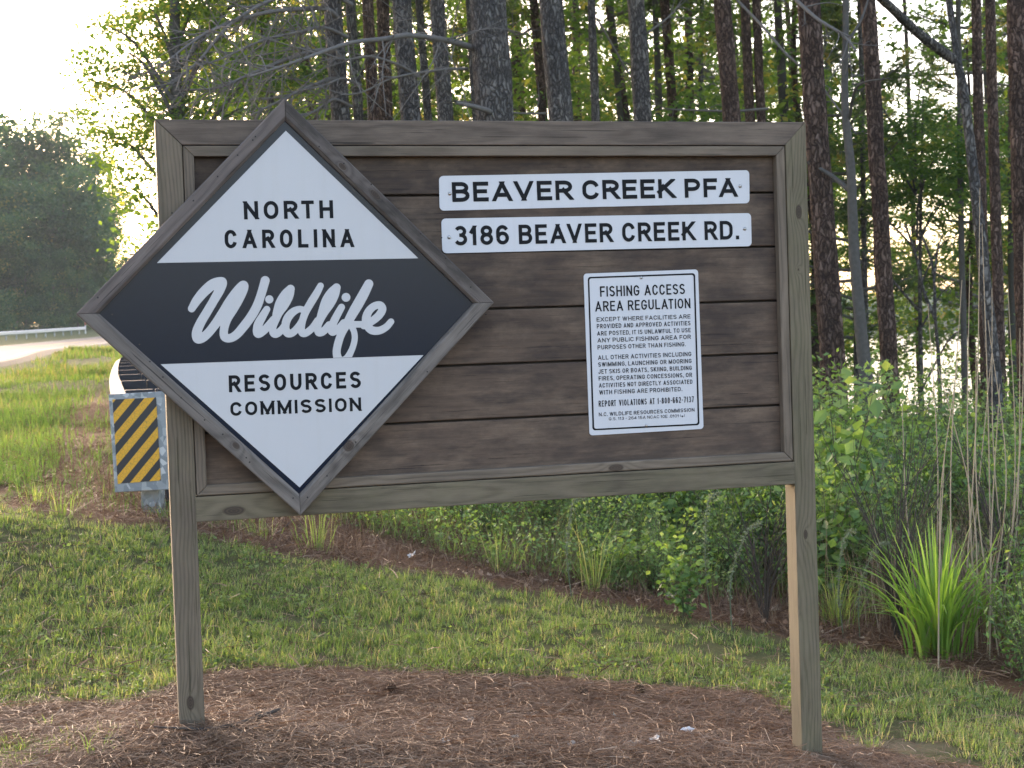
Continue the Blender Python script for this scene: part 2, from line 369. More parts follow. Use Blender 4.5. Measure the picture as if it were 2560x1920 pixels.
# glyph: width, list of (points, closed, clip, cap)
S_ = {}
def G(ch, w, *st): S_[ch] = (w, st)
def ln(*p): return (list(p), False, 0)
def dg(*p): return (list(p), False, 1)     # diagonal: lengthened, then clipped flat at the cap lines
def cv(p, closed=False): return (list(p), closed, 2)
G('A', .78, dg((0, -.06), (.5, 1.0)), dg((1, -.06), (.5, 1.0)), ln((.2, .27), (.8, .27)))
G('B', .66, ln((0, 0), (0, 1)), cv(bowl(.53, 1, 0, .55, .93)), cv(bowl(0, .53, 0, .55, 1)))
G('C', .66, cv(arc(.5, 1-K_, .5, K_, 12, 180, 12)+arc(.5, K_, .5, K_, 180, 348, 12)))
G('D', .68, ln((0, 0), (0, 1)), cv([(0, 1), (.45, 1)]+arc(.45, .65, .55, .35, 90, 0)[1:]+arc(.45, .35, .55, .35, 0, -90)[:-1]+[(.45, 0), (0, 0)]))
G('E', .58, ln((0, 0), (0, 1)), ln((0, 0), (1, 0)), ln((0, 1), (1, 1)), ln((0, .52), (.88, .52)))
G('F', .56, ln((0, 0), (0, 1)), ln((0, 1), (1, 1)), ln((0, .50), (.88, .50)))
G('G', .68, cv(arc(.5, 1-K_, .5, K_, 14, 180, 12)+arc(.5, K_, .5, K_, 180, 360, 12)+[(1, .45)]), ln((.55, .45), (1, .45)))
G('H', .66, ln((0, 0), (0, 1)), ln((1, 0), (1, 1)), ln((0, .52), (1, .52)))
G('I', 0, ln((.5, 0), (.5, 1)))
G('J', .56, cv([(1, 1.1), (1, K_)]+arc(.5, K_, .5, K_, 0, -170, 10)[1:]))
G('K', .68, ln((0, 0), (0, 1)), dg((-.02, .33), (.95, 1.04)), dg((.30, .60), (1.02, -.04)))
G('L', .56, ln((0, 0), (0, 1)), ln((0, 0), (1, 0)))
G('M', .82, ln((0, 0), (0, 1)), ln((1, 0), (1, 1)), dg((0, 1.0), (.5, .08)), dg((1, 1.0), (.5, .08)))
G('N', .68, ln((0, 0), (0, 1)), ln((1, 0), (1, 1)), dg((0.02, 1.0), (.98, 0.0)))
G('O', .70, cv(oshape(), True))
G('P', .64, ln((0, 0), (0, 1)), cv(bowl(.44, 1, 0, .55, 1)))
G('R', .66, ln((0, 0), (0, 1)), cv(bowl(.47, 1, 0, .55, 1)), dg((.52, .47), (1.02, -.03)))
G('S', .64, cv(arc(.5, .765, .5, .235, 20, 180, 10)+[(.02, .70)]+arc(.5, .765, .45, .24, 205, 250, 4)+arc(.5, .265, .45, .25, 68, 25, 4)+arc(.5, .265, .5, .265, 10, -160, 12)))
G('T', .60, ln((.5, 0), (.5, 1)), ln((0, 1), (1, 1)))
G('U', .66, cv([(0, 1.1), (0, K_)]+arc(.5, K_, .5, K_, 180, 360, 12)[1:-1]+[(1, K_), (1, 1.1)]))
G('V', .76, dg((0, 1.06), (.5, 0)), dg((1, 1.06), (.5, 0)))
G('W', .98, dg((0, 1.06), (.26, 0)), dg((.5, 1.0), (.26, 0)), dg((.5, 1.0), (.74, 0)), dg((1, 1.06), (.74, 0)))
G('X', .70, dg((0, 1), (1, 0)), dg((1, 1), (0, 0)))
G('Y', .74, dg((0, 1.05), (.5, .45)), dg((1, 1.05), (.5, .45)), ln((.5, 0), (.5, .47)))
G('0', .62, cv(oshape(), True))
G('1', .30, ln((.75, 0), (.75, 1)), dg((0, .78), (.75, 1.02)))
G('2', .62, cv(arc(.5, .72, .5, .28, 165, 0, 10)+arc(.5, .72, .5, .35, -5, -40, 4)+[(0.02, .02)]), ln((0, 0), (1, 0)))
G('3', .62, cv(arc(.48, .765, .45, .235, 155, -90, 12)+[(.35, .53)]), cv([(.35, .53)]+arc(.48, .265, .52, .265, 90, -155, 12)))
G('4', .66, ln((.75, 0), (.75, 1)), dg((.75, 1.0), (0.0, .28)), ln((0, .26), (1, .26)))
G('5', .62, ln((.1, 1), (.92, 1)), ln((.1, 1), (.05, .5)), cv([(.05, .5)]+arc(.48, .30, .52, .30, 125, -155, 14)))
G('6', .62, cv(arc(.5, .30, .5, .30, 180, -180, 20)), cv([(0, .30)]+[(0, .6)]+arc(.5, .68, .5, .32, 175, 25, 10)))
G('7', .60, ln((0, 1), (1, 1)), dg((.98, 1.0), (.32, -.04)))
G('8', .62, cv(arc(.5, .765, .44, .235, 0, 360, 18)[:-1], True), cv(arc(.5, .265, .5, .265, 0, 360, 18)[:-1], True))
G('.', .02, ln((.5, 0), (.5, .02)))
G(',', .05, ln((.7, .02), (.2, -.14)))
G('-', .30, ln((0, .45), (1, .45)))
G('(', .16, cv(arc(1.2, .5, 1.2, .62, 130, 230, 8))); G(')', .16, cv(arc(-.2, .5, 1.2, .62, 50, -50, 8)))
G('e', .48, cv([(0, .34), (1, .34)]+arc(.5, .34, .5, .34, 0, 320, 16)[1:]))
def stroke_polys(pts, closed, t, mode):
    P = np.array(pts, float)
    keep = [0]+[k for k in range(1, len(P)) if np.linalg.norm(P[k]-P[k-1]) > 1e-5]; P = P[keep]
    h = t/2
    if closed and np.linalg.norm(P[0]-P[-1]) > 1e-5: P = np.vstack([P, P[:1]])
    d = np.diff(P, axis=0); d /= np.linalg.norm(d, axis=1)[:, None]
    if not closed:
        ext = {0: h, 1: h*1.6, 2: 0}[mode]
        P = P.copy(); P[0] -= d[0]*ext; P[-1] += d[-1]*ext
    nn = np.stack([-d[:, 1], d[:, 0]], 1); L = []; Rr = []
    for k in range(len(P)):
        if k == 0: n_ = nn[0] if not closed else nn[0]+nn[-1]
        elif k == len(P)-1: n_ = nn[-1] if not closed else nn[0]+nn[-1]
        else: n_ = nn[k-1]+nn[k]
        n_ = n_/np.linalg.norm(n_); ref = nn[min(k, len(nn)-1)]; n_ = n_/max(.35, abs(n_@ref))
        L.append(P[k]+n_*h); Rr.append(P[k]-n_*h)
    return [[L[k], Rr[k], Rr[k+1], L[k+1]] for k in range(len(P)-1)]
def clip_y(poly, y, sgn):
    out = []
    for a, b in zip(poly, poly[1:]+poly[:1]):
        ia = sgn*(a[1]-y) <= 1e-9; ib = sgn*(b[1]-y) <= 1e-9
        if ia: out.append(a)
        if ia != ib:
            s = (y-a[1])/(b[1]-a[1]); out.append(a+(b-a)*s)
    return out
def text_polys(s, width, h, t, sp):
    """polygons of one line: width and cap height in metres, stroke t and gap sp as fractions of the height"""
    gl = [c for c in s]; T = t*h
    nat = sum((S_[c][0] if c != ' ' else 0) for c in gl); nT = 0
    gaps = 0.; fixed = 0.
    for k, c in enumerate(gl):
        if c == ' ': gaps += 1.0; fixed += .36/t; continue
        fixed += 1 if c in 'I.' else .35 if c != '1' else .3
        if k+1 < len(gl) and gl[k+1] != ' ': gaps += 1
    gap = sp*h; KP = ('AV', 'VA', 'FA', 'PA', 'AT', 'TA', 'AW', 'LT', 'RT'); kn_ = sum(.09*h for a, b in zip(gl, gl[1:]) if a+b in KP); sx = (width-gaps*gap+kn_-fixed*T)/(nat*h)
    x = 0.; out = []; lay = 0
    for k, c in enumerate(gl):
        if c == ' ': x += gap+.36*h; continue
        W = S_[c][0]*h*sx+(1 if c in 'I.' else .35 if c != '1' else .3)*T
        iw = max(W-T, 0.)
        for (pts, closed, mode) in S_[c][1]:
            hh = h*(.72 if c == 'e' else 1)
            pp = [(x+T/2+a*iw if W > T*1.05 else x+W/2, T/2+b*(hh-T)) for a, b in pts]
            for q in stroke_polys(pp, closed, T, mode):
                if c not in ',()':
                    q = clip_y(list(q), h, 1)
                    if q: q = clip_y(q, 0, -1)
                if len(q) >= 3: out.append((q, lay))
            lay = (lay+1) % 6
        x += W
        if k+1 < len(gl) and gl[k+1] != ' ': x += gap-(.09*h if c+gl[k+1] in KP else 0)
    return out
def lettering(s, Y, p0, p1, hpx, mat, parent, t=.17, sp=.25, name='lettering'):
    A = at_y(p0[0], p0[1], Y); B = at_y(p1[0], p1[1], Y); e = B-A; L = np.linalg.norm(e); e /= L
    up = np.array([-e[2], 0, e[0]]); h = np.linalg.norm(at_y(p0[0], p0[1]-hpx, Y)-A)
    V = []; F = []
    for q, lay in text_polys(s, L, h, t, sp):
        b = len(V)
        for x, y in q: V.append(A+e*x+up*y+np.array([0, -.00004*lay, 0]))
        F.append(list(range(b, len(V))))
    # faces must look at the viewer (-y)
    G2 = []
    for f in F:
        a, b_, c = V[f[0]], V[f[1]], V[f[2]]; nrm = np.cross(b_-a, c-a)
        G2.append(f if nrm[1] < 0 else f[::-1])
    o = obj(name, py_mesh(name, V, G2, mat), parent); return o
def c4(x, y): return (160+x/1.5364, 220+y/1.5364)          # measuring frames of the photograph
def c7(x, y): return (1060+x/2.4578, 400+y/2.4578)
def c6(x, y): return (1400+x/3.319, 620+y/3.319)
def cw(x, y): return (440+x/3.8138, 660+y/3.8138)

# ------------------------------------------------------------------ the sign: boards
LT, DK = (.25, .192, .148), (.092, .069, .052)
XL, XR, ZT, PW = -.659, 1.77, 2.1986, .087
sign = empty('wooden_sign', (.55, .04, -.08), 'weathered timber sign board on two posts with a white and black diamond', 'sign')
INV = Matrix.Translation((-.55, -.04, .08))
def board(name, mat, poly, y0, y1, O, ang=0, parent=None, bev=.003):
    """poly in local (x along the grain, z); O world position of local origin; ang = turn of the grain in the x-z plane."""
    n = len(poly); V = [(x, y0, z) for x, z in poly]+[(x, y1, z) for x, z in poly]
    F = [list(range(n)), list(range(2*n-1, n-1, -1))]+[[i, i+n, (i+1) % n+n, (i+1) % n] for i in range(n)]
    area = sum(poly[i][0]*poly[(i+1) % n][1]-poly[(i+1) % n][0]*poly[i][1] for i in range(n))
    if area < 0: F = [f[::-1] for f in F]
    o = obj(name, py_mesh(name, V, F, mat))
    o.matrix_basis = Matrix.Translation(O) @ Matrix.Rotation(-ang, 4, 'Y')
    o.parent = parent or sign; o.matrix_parent_inverse = INV
    if bev: bevel(o, bev)
    return o
H90 = math.pi/2
zb_l, zb_r = -.35, -.65
# posts: local x up, local z = world -x
k_left = [(.90-.05, 0, -.045, .034, .018)]
m_pl = wood('post_wood', LT, DK, 1.3, [(on_ground(452, 1690)[2]+.18-(-.35), 0, -.040, .036, .017)], green=.25)
m_pr = wood('post_wood', (.24, .192, .14), (.09, .069, .048), 2.7, [(at_y(x, y, 0)[2]+.65, 0, (XR-PW)-at_y(x, y, 0)[0], a, b_) for x, y, a, b_ in ((1997, 530, .034, .016), (2014, 1336, .024, .011), (1996, 674, .006, .004), (1990, 1530, .005, .004))], green=.35)
board('post', m_pl, [(0, 0), (ZT-zb_l, 0), (ZT-zb_l-PW-.0005, -PW), (0, -PW)], 0, PW, (XL, 0, zb_l), H90)
o = board('post', m_pr, [(0, 0), (ZT+.004-zb_r-PW-.0005, 0), (ZT+.004-zb_r, -PW), (0, -PW)], 0, PW, (XR-PW, 0, zb_r), H90)
# top rail, mitred into the posts
m_tr = wood('rail_wood', (.24, .184, .142), (.086, .066, .051), 4.1, rings=200, stain=.25)
Wd = XR-XL
board('top_rail', m_tr, [(.0015, 0), (Wd-.0015, 0.003), (Wd-PW-.001, -PW+.001), (PW+.001, -PW+.001)], .001, PW, (XL, 0, ZT), 0)
m_br = wood('rail_wood', (.24, .19, .138), (.09, .07, .05), 6.4, [(.13, 0, -.055, .05, .02)], rings=230, green=.3, stain=.2)
ZR0, ZR1 = .8163, .9029
board('bottom_rail', m_br, [(0, 0), (Wd-2*PW+.004, 0), (Wd-2*PW+.004, ZR0-ZR1), (0, ZR0-ZR1)], -.0015, PW, (XL+PW-.003, 0, ZR1-.001), 0)
# the four inner trims, mitred
TW = .036; x0, x1, z0, z1 = XL+PW+.003, XR-PW-.003, ZR1+.002, ZT-PW-.002
mt = [wood('trim_wood', (.25, .194, .148), (.096, .073, .056), 8+k*1.7, kn, green=.1, tone=tn) for k, (kn, tn) in enumerate([((), 1.0), ([(float(at_y(1540, 1162, 0)[0])-(XL+PW+.003), 0, .014, .040, .016)], 1.12), ((), 1.0), ((), 1.0)])]
board('trim', mt[0], [(0, 0), (x1-x0, 0), (x1-x0-TW, -TW), (TW, -TW)], .002, .0355, (x0, 0, z1))
tb = board('trim', mt[1], [(0, 0), (TW+.001, TW), (x1-x0-TW-.001, TW), (x1-x0, 0)], .0015, .0355, (x0, 0, z0), bev=.005)
board('trim', mt[2], [(0, 0), (z1-z0, 0), (z1-z0-TW, -TW), (TW, -TW)], .0025, .0355, (x0, 0, z0), H90)
board('trim', mt[3], [(0, 0), (TW, TW), (z1-z0-TW, TW), (z1-z0, 0)], .0025, .0355, (x1, 0, z0), H90)
# planks, dark stained, ship-lapped with open joints
jz = [ZT-.11]+[float(at_y(1935, y, .036)[2]) for y in (484, 619, 754.5, 886, 1016)]+[ZR1+.01]
for k in range(6):
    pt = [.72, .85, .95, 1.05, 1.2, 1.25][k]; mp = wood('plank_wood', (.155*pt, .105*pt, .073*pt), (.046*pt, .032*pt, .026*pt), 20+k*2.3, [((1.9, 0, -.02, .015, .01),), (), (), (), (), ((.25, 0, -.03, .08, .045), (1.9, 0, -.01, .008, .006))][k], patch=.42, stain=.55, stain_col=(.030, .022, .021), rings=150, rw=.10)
    hh = jz[k]-jz[k+1]-.008
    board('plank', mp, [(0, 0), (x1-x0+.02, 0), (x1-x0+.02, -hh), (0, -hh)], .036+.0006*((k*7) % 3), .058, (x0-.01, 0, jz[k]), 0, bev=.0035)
    
mback = plain('backing_wood', (.03, .022, .018), .9)
board('backing', mback, [(0, 0), (x1-x0+.04, 0), (x1-x0+.04, -(z1-z0)), (0, -(z1-z0))], .0585, .070, (x0-.02, 0, z1), 0, bev=0)

# ------------------------------------------------------------------ the diamond
XD, ZD, OH, DF, IH = -.2227, 1.5427, .7204, .0617, .6466
diamond = empty('diamond_panel', (0, 0, 0)); diamond.parent = sign; diamond.matrix_parent_inverse = INV
def child(o, par):
    o.parent = par; return o
M_ink = plain('sign_black', (.004, .011, .026), .2, 0, .25, 40, .1)
def white_mat(name, c=(.535, .545, .56)):
    m, nt, b = mat_new(name); tc = nt.nodes.new('ShaderNodeTexCoord')
    f = noise(nt, tc.outputs['Object'], 3, 4, .6); g = noise(nt, tc.outputs['Object'], 260, 3, .7)
    col = mixc(nt, f, tuple(x*.93 for x in c), c); sp = ramp(nt, g, [(.70, (0, 0, 0)), (.78, (1, 1, 1))])
    dr = ramp(nt, noise(nt, mapping(nt, tc.outputs['Object'], (22, 22, 1.6)), 1.4, 5, .65), [(.5, (0, 0, 0)), (.8, (1, 1, 1))])
    col = mixc(nt, mth(nt, 'MULTIPLY', dr, .16), col, (.42, .41, .36)); col = mixc(nt, mth(nt, 'MULTIPLY', sp, .35), col, (.33, .32, .28)); nt.links.new(col, b.inputs['Base Color'])
    b.inputs['Roughness'].default_value = .42; return m
M_wh = white_mat('sign_white'); M_wh2 = white_mat('plate_white', (.61, .625, .655))
M_txt = plain('print_black', (.004, .006, .009), .5, 0, .15)
yp = -DF+.0195
def diam(h, y): return [(XD, y, ZD+h), (XD-h, y, ZD), (XD, y, ZD-h), (XD+h, y, ZD)]
V = diam(IH+.006, yp)+diam(IH+.006, yp+.004)
o = obj('black_face', py_mesh('black_face', V, [[0, 1, 2, 3], [7, 6, 5, 4]]+[[i, i+4, (i+1) % 4+4, (i+1) % 4] for i in range(4)], M_ink), diamond)
def plate_poly(name, pts, Y, mat, par, off=0.):
    V = [at_y(*p, Y)+np.array([0, off, 0]) for p in pts]
    a, b, c = V[0], V[1], V[2]; f = list(range(len(V)))
    if np.cross(b-a, c-a)[1] > 0: f = f[::-1]
    return obj(name, py_mesh(name, V, [f], mat), par)
plate_poly('white_field', [c4(852, 164), c4(357, 672), c4(1361, 654)], yp-.0006, M_wh, diamond)
plate_poly('white_field', [c4(371, 1061), c4(1381, 1026), c4(905, 1534)], yp-.0006, M_wh, diamond)
for s, a, b_, h, t in [('NORTH', (692, 505), (1035, 500), 70, .20), ('CAROLINA', (618, 616), (1115, 611), 71, .195), ('RESOURCES', (634, 1169), (1141, 1152), 65, .195), ('COMMISSION', (640, 1260), (1142, 1240), 53, .205)]:
    lettering(s, yp-.0012, c4(*a), c4(*b_), h/1.5364, M_txt, diamond, t, .30 if h > 66 else .24)
# the script word, a union of brush strokes
SW = [[(150, 425, 36), (200, 345, 44), (270, 262, 48), (350, 195, 50), (425, 168, 44), (440, 185, 46), (415, 250, 46), (368, 335, 43), (300, 450, 43), (235, 560, 44), (198, 650, 46), (205, 708, 46), (245, 705, 46), (300, 665, 43), (370, 580, 44), (440, 480, 48), (520, 360, 54), (590, 262, 52), (640, 205, 46), (640, 240, 46), (600, 330, 46), (545, 430, 44), (490, 520, 42), (460, 610, 40), (460, 690, 40), (510, 708, 40), (575, 675, 42), (650, 590, 44), (720, 495, 44), (775, 395, 44), (815, 280, 42), (850, 158, 43)],
      [(866, 432, 33), (825, 500, 38), (785, 575, 42), (770, 640, 38), (788, 665, 40), (840, 632, 38), (890, 580, 38), (930, 530, 36)],
      [(890, 337, 39)],
      [(1092, 238, 40), (1058, 300, 62), (1015, 375, 66), (975, 455, 50), (950, 530, 38), (925, 600, 34), (925, 655, 34), (955, 668, 36), (1005, 630, 36), (1050, 570, 34)],
      [(1232, 445, 32), (1175, 430, 31), (1110, 462, 38), (1060, 525, 40), (1043, 600, 38), (1062, 658, 38), (1110, 655, 36), (1165, 600, 34), (1205, 530, 30), (1230, 460, 30)],
      [(1378, 208, 31), (1340, 280, 36), (1285, 370, 38), (1230, 470, 36), (1200, 570, 34), (1198, 650, 34), (1235, 660, 34), (1300, 610, 34), (1350, 540, 34)],
      [(1530, 225, 40), (1492, 290, 62), (1450, 365, 66), (1405, 455, 50), (1372, 535, 38), (1352, 600, 34), (1360, 652, 36), (1405, 642, 36), (1460, 580, 34)],
      [(1578, 412, 33), (1540, 480, 36), (1500, 560, 38), (1478, 620, 36), (1497, 650, 35), (1550, 612, 32), (1600, 560, 34)],
      [(1621, 318, 42)],
      [(1838, 190, 43), (1795, 275, 48), (1740, 375, 50), (1690, 460, 48), (1635, 560, 42), (1580, 660, 38), (1545, 760, 38), (1532, 850, 38), (1560, 925, 42), (1625, 905, 36), (1675, 820, 30), (1702, 730, 29), (1700, 655, 29), (1672, 590, 30)],
      [(1672, 575, 31), (1800, 575, 31)],
      [(1790, 590, 32), (1865, 548, 36), (1935, 490, 38), (1968, 430, 38), (1945, 392, 36), (1890, 402, 36), (1838, 450, 38), (1812, 520, 40), (1825, 590, 38), (1870, 632, 39), (1940, 634, 37), (2005, 600, 34), (2050, 550, 31)]]
caps = []
for st in SW:
    q = spline(np.array(st), len(st)*5) if len(st) > 2 else np.array(st, float)
    if len(q) == 1: caps.append((q[0], q[0]))
    caps += [(q[k], q[k+1]) for k in range(len(q)-1)]
cs = 5; xs = np.arange(90, 2110, cs); ys = np.arange(90, 1010, cs); XX, YY = np.meshgrid(xs, ys, indexing='ij'); Fd = np.full(XX.shape, 1e3)
for a, b_ in caps:
    x_0, x_1 = min(a[0], b_[0])-90, max(a[0], b_[0])+90; y_0, y_1 = min(a[1], b_[1])-90, max(a[1], b_[1])+90
    ii = slice(max(0, int((x_0-90)/cs)), max(0, int((x_1-90)/cs)+1)); jj = slice(max(0, int((y_0-90)/cs)), max(0, int((y_1-90)/cs)+1))
    X_ = XX[ii, jj]; Y_ = YY[ii, jj]; d = b_-a; L2 = d[0]**2+d[1]**2
    t = np.clip(((X_-a[0])*d[0]+(Y_-a[1])*d[1])/L2, 0, 1) if L2 > 0 else 0*X_
    Fd[ii, jj] = np.minimum(Fd[ii, jj], np.hypot(X_-a[0]-t*d[0], Y_-a[1]-t*d[1])-(a[2]+t*d[2]))
Fd = np.maximum(Fd, (YY-(892-(XX-1600)*.036)))      # the tail of the f runs into the white field
Vs = []; Fs = []; cache = {}
def vid(key, p):
    if key not in cache: cache[key] = len(Vs); Vs.append(p)
    return cache[key]
for i in range(len(xs)-1):
    for j in range(len(ys)-1):
        c = [(i, j), (i+1, j), (i+1, j+1), (i, j+1)]; f = [Fd[a] for a in c]
        if min(f) > 0: continue
        poly = []
        for k in range(4):
            a, b_ = c[k], c[(k+1) % 4]; fa, fb = f[k], f[(k+1) % 4]
            if fa <= 0: poly.append(vid(a, (xs[a[0]], ys[a[1]])))
            if (fa <= 0) != (fb <= 0):
                s = fa/(fa-fb); key = tuple(sorted((a, b_))); poly.append(vid(('e',)+key, (xs[a[0]]+s*(xs[b_[0]]-xs[a[0]]), ys[a[1]]+s*(ys[b_[1]]-ys[a[1]]))))
        if len(poly) >= 3: Fs.append(poly)
obj('script_lettering', py_mesh('script_lettering', [at_y(*cw(*p), yp-.0006) for p in Vs], Fs, M_wh), diamond)
# frame of four mitred boards with a chamfer towards the face
LSd = OH*math.sqrt(2); PWd = (OH-IH)/math.sqrt(2)*1.0
sec = [(0, -.001), (0, -DF+.003), (.003, -DF), (PWd-.010, -DF), (PWd, -DF+.009), (PWd, yp+.003), (PWd+.006, yp+.0045), (PWd+.006, -.001)]
corners = [np.array([XD-OH, 0, ZD]), np.array([XD, 0, ZD+OH]), np.array([XD+OH, 0, ZD]), np.array([XD, 0, ZD-OH])]
dcol = [((.235, .195, .175), (.09, .075, .068), .12, ()), ((.20, .17, .15), (.07, .058, .052), .6, ((.45, 0, .02, .03, .012), (.3, 0, .03, .02, .012))), ((.28, .245, .215), (.10, .086, .074), .4, ((.715*LSd, 0, .040, .026, .024),)), ((.28, .245, .215), (.10, .086, .074), .2, ((.33, 0, .03, .018, .012),))]
for k in range(4):
    A, B = corners[k], corners[(k+1) % 4]; X = (B-A)/np.linalg.norm(B-A); mid = np.array([XD, 0, ZD]); Z = mid-(A+B)/2; Z /= np.linalg.norm(Z)
    Y = np.cross(Z, X); sg = 1 if Y[1] > 0 else -1
    Vv = []
    for e_ in (0, 1):
        for z, y in sec: Vv.append(((z+.0006) if e_ == 0 else (LSd-z-.0006), y*sg, z))
    nS = len(sec); Ff = [list(range(nS)), list(range(2*nS-1, nS-1, -1))]+[[i, (i+1) % nS, (i+1) % nS+nS, i+nS] for i in range(nS)]
    mm = wood('frame_wood', dcol[k][0], dcol[k][1], 31+k*1.9, dcol[k][3], stain=dcol[k][2], rings=200)
    me = py_mesh('frame_board', Vv, Ff, mm)
    import bmesh
    bm = bmesh.new(); bm.from_mesh(me); bmesh.ops.recalc_face_normals(bm, faces=bm.faces); bm.to_mesh(me); bm.free()
    o = obj('frame_board', me, diamond)
    Mx = Matrix.Identity(4)
    for r_ in range(3): Mx[r_][0] = X[r_]; Mx[r_][1] = Y[r_]; Mx[r_][2] = Z[r_]; Mx[r_][3] = A[r_]
    o.matrix_basis = Mx; bevel(o, .0012, 1)
M_nail = plain('nail_head', (.03, .028, .027), .6, .6)
nail_me = py_mesh('nail', *(lambda a: ([(.0028*math.cos(t), -.0008, .0028*math.sin(t)) for t in a]+[(.0028*math.cos(t), .001, .0028*math.sin(t)) for t in a], [list(range(8)), list(range(15, 7, -1))]+[[i, i+8, (i+1) % 8+8, (i+1) % 8] for i in range(8)]))(np.linspace(0, 2*math.pi, 9)[:-1]), M_nail)
for (x, y) in [(725, 200), (735, 187), (667, 258), (590, 340), (497, 433), (415, 480), (130, 805), (185, 870), (290, 985), (330, 1050), (380, 1110), (450, 1190), (540, 1275), (610, 1330), (700, 1420), (713, 1437), (980, 225), (1075, 290), (1180, 370), (1450, 575), (1370, 560), (1465, 655), (1562, 765), (880, 1575), (935, 1572), (1010, 1490), (1120, 1360), (1395, 1090), (1620, 870)]:
    p = at_y(*c4(x, y), -DF-.0003); obj('nail', nail_me, diamond, p)

# ------------------------------------------------------------------ the metal plates
def rrect(TL, TR, BR, BL, r, n=6):
    P = [np.array(p, float) for p in (TL, TR, BR, BL)]; out = []
    for k in range(4):
        p, a, b_ = P[k], P[k-1], P[(k+1) % 4]; u = (a-p)/np.linalg.norm(a-p); v = (b_-p)/np.linalg.norm(b_-p)
        c = p+(u+v)*r
        for s in range(n+1):
            t = s/n*math.pi/2; out.append(c-v*r*math.cos(t)-u*r*math.sin(t))
    return out
def metal_plate(name, Y, px4, r, mat, th=.0025, label=None):
    P = [at_y(*p, Y) for p in px4]; q = rrect(P[0], P[1], P[2], P[3], r); n = len(q)
    V = list(q)+[a+np.array([0, th, 0]) for a in q]
    F = [list(range(n-1, -1, -1)), list(range(n, 2*n))]+[[i, (i+1) % n, (i+1) % n+n, i+n] for i in range(n)]
    me = py_mesh(name, V, F, mat); bm = bmesh.new(); bm.from_mesh(me); bmesh.ops.recalc_face_normals(bm, faces=bm.faces); bm.to_mesh(me); bm.free()
    o = obj(name, me); o.parent = sign; o.matrix_parent_inverse = INV; bevel(o, .0008, 2)
    if label: o['label'] = label
    return o
M_screw = plain('screw_metal', (.45, .44, .42), .3, 1.0)
def screw(px, Y, par, r=.007):
    p = at_y(*px, Y); V = []; F = []; R_ = 3; n = 12
    for a in range(R_+1):
        ph = a/R_*math.pi/2
        for b_ in range(n): t = 2*math.pi*b_/n; V.append((p[0]+r*math.cos(ph)*math.cos(t), p[1]-r*.55*math.sin(ph), p[2]+r*math.cos(ph)*math.sin(t)))
    for a in range(R_):
        for b_ in range(n): F.append([a*n+b_, a*n+(b_+1) % n, (a+1)*n+(b_+1) % n, (a+1)*n+b_])
    me = py_mesh('screw', V, F, M_screw, True); return obj('screw', me, par)
YP = .0335
P1 = metal_plate('name_plate', YP, [c7(92, 98), c7(1999, 62), c7(2001, 266), c7(96, 312)], .016, M_wh2, label='white aluminium strip lettered in wide black capitals')
lettering('BEAVER CREEK PFA', YP-.0012, c7(175, 258), c7(1928, 226), 122/2.4578, M_txt, P1, .205, .19)
P2 = metal_plate('address_plate', YP, [c7(106, 360), c7(2010, 326), c7(2014, 530), c7(113, 574)], .016, M_wh2, label='white aluminium strip with the street address')
lettering('3186 BEAVER CREEK RD.', YP-.0012, c7(188, 526), c7(1938, 487), 121/2.4578, M_txt, P2, .185, .17)
for c in ((158, 207), (1942, 161)): screw(c7(*c), YP-.0005, P1)
for c in ((155, 475), (1971, 423)): screw(c7(*c), YP-.0005, P2)
P3 = metal_plate('regulation_plate', YP, [c6(195, 213), c6(1146, 177), c6(1192, 1501), c6(245, 1557)], .013, M_wh2, label='upright white metal notice with fine print inside a black line border')
A_ = [at_y(*c6(*p), YP-.0008) for p in ((230, 240), (1121, 208), (1158, 1470), (270, 1514))]
B_ = [at_y(*c6(*p), YP-.0008) for p in ((243, 253), (1108, 222), (1144, 1457), (284, 1500))]
qo = rrect(*A_, .011); qi = rrect(*B_, .008); n = len(qo)
obj('border_line', py_mesh('border_line', qo+qi, [[i, i+n, (i+1) % n+n, (i+1) % n] for i in range(n)], M_txt), P3)
for s, a, b_, h in [('FISHING ACCESS', (334, 405), (1038, 382), 87), ('AREA REGULATION', (293, 527), (1083, 499), 84),
    ('EXCEPT WHERE FACILITIES ARE', (305, 611), (1083, 584), 35), ('PROVIDED AND APPROVED ACTIVITIES', (307, 668), (1083, 641), 37), ('ARE POSTED, IT IS UNLAWFUL TO USE', (309, 727), (1085, 698), 36),
    ('ANY PUBLIC FISHING AREA FOR', (311, 785), (1086, 754), 36), ('PURPOSES OTHER THAN FISHING.', (313, 843), (1044, 815), 36), ('ALL OTHER ACTIVITIES INCLUDING', (316, 928), (1090, 896), 36),
    ('SWIMMING, LAUNCHING OR MOORING', (318, 985), (1092, 954), 36), ('JET SKIS OR BOATS, SKIING, BUILDING', (319, 1044), (1094, 1011), 36), ('FIRES, OPERATING CONCESSIONS, OR', (322, 1101), (1096, 1069), 36),
    ('ACTIVITIES NOT DIRECTLY ASSOCIATED', (324, 1159), (1099, 1126), 36), ('WITH FISHING ARE PROHIBITED.', (326, 1217), (1015, 1187), 36), ('REPORT VIOLATIONS AT 1-800-662-7137', (322, 1317), (1111, 1279), 50),
    ('N.C. WILDLIFE RESOURCES COMMISSION', (323, 1397), (1116, 1357), 31), ('G.S. 113 - 264 15A NCAC 10E .0101 (e)', (406, 1431), (1034, 1402), 25)]:
    lettering(s, YP-.0012, c6(*a), c6(*b_), h/3.319, M_txt, P3, .145 if h > 60 else .13 if h > 40 else .155 if h > 30 else .14, .15 if h > 60 else .17 if h > 40 else .21)
screw(c6(674, 246), YP-.0005, P3, .006); screw(c6(717, 1473), YP-.0005, P3, .006)
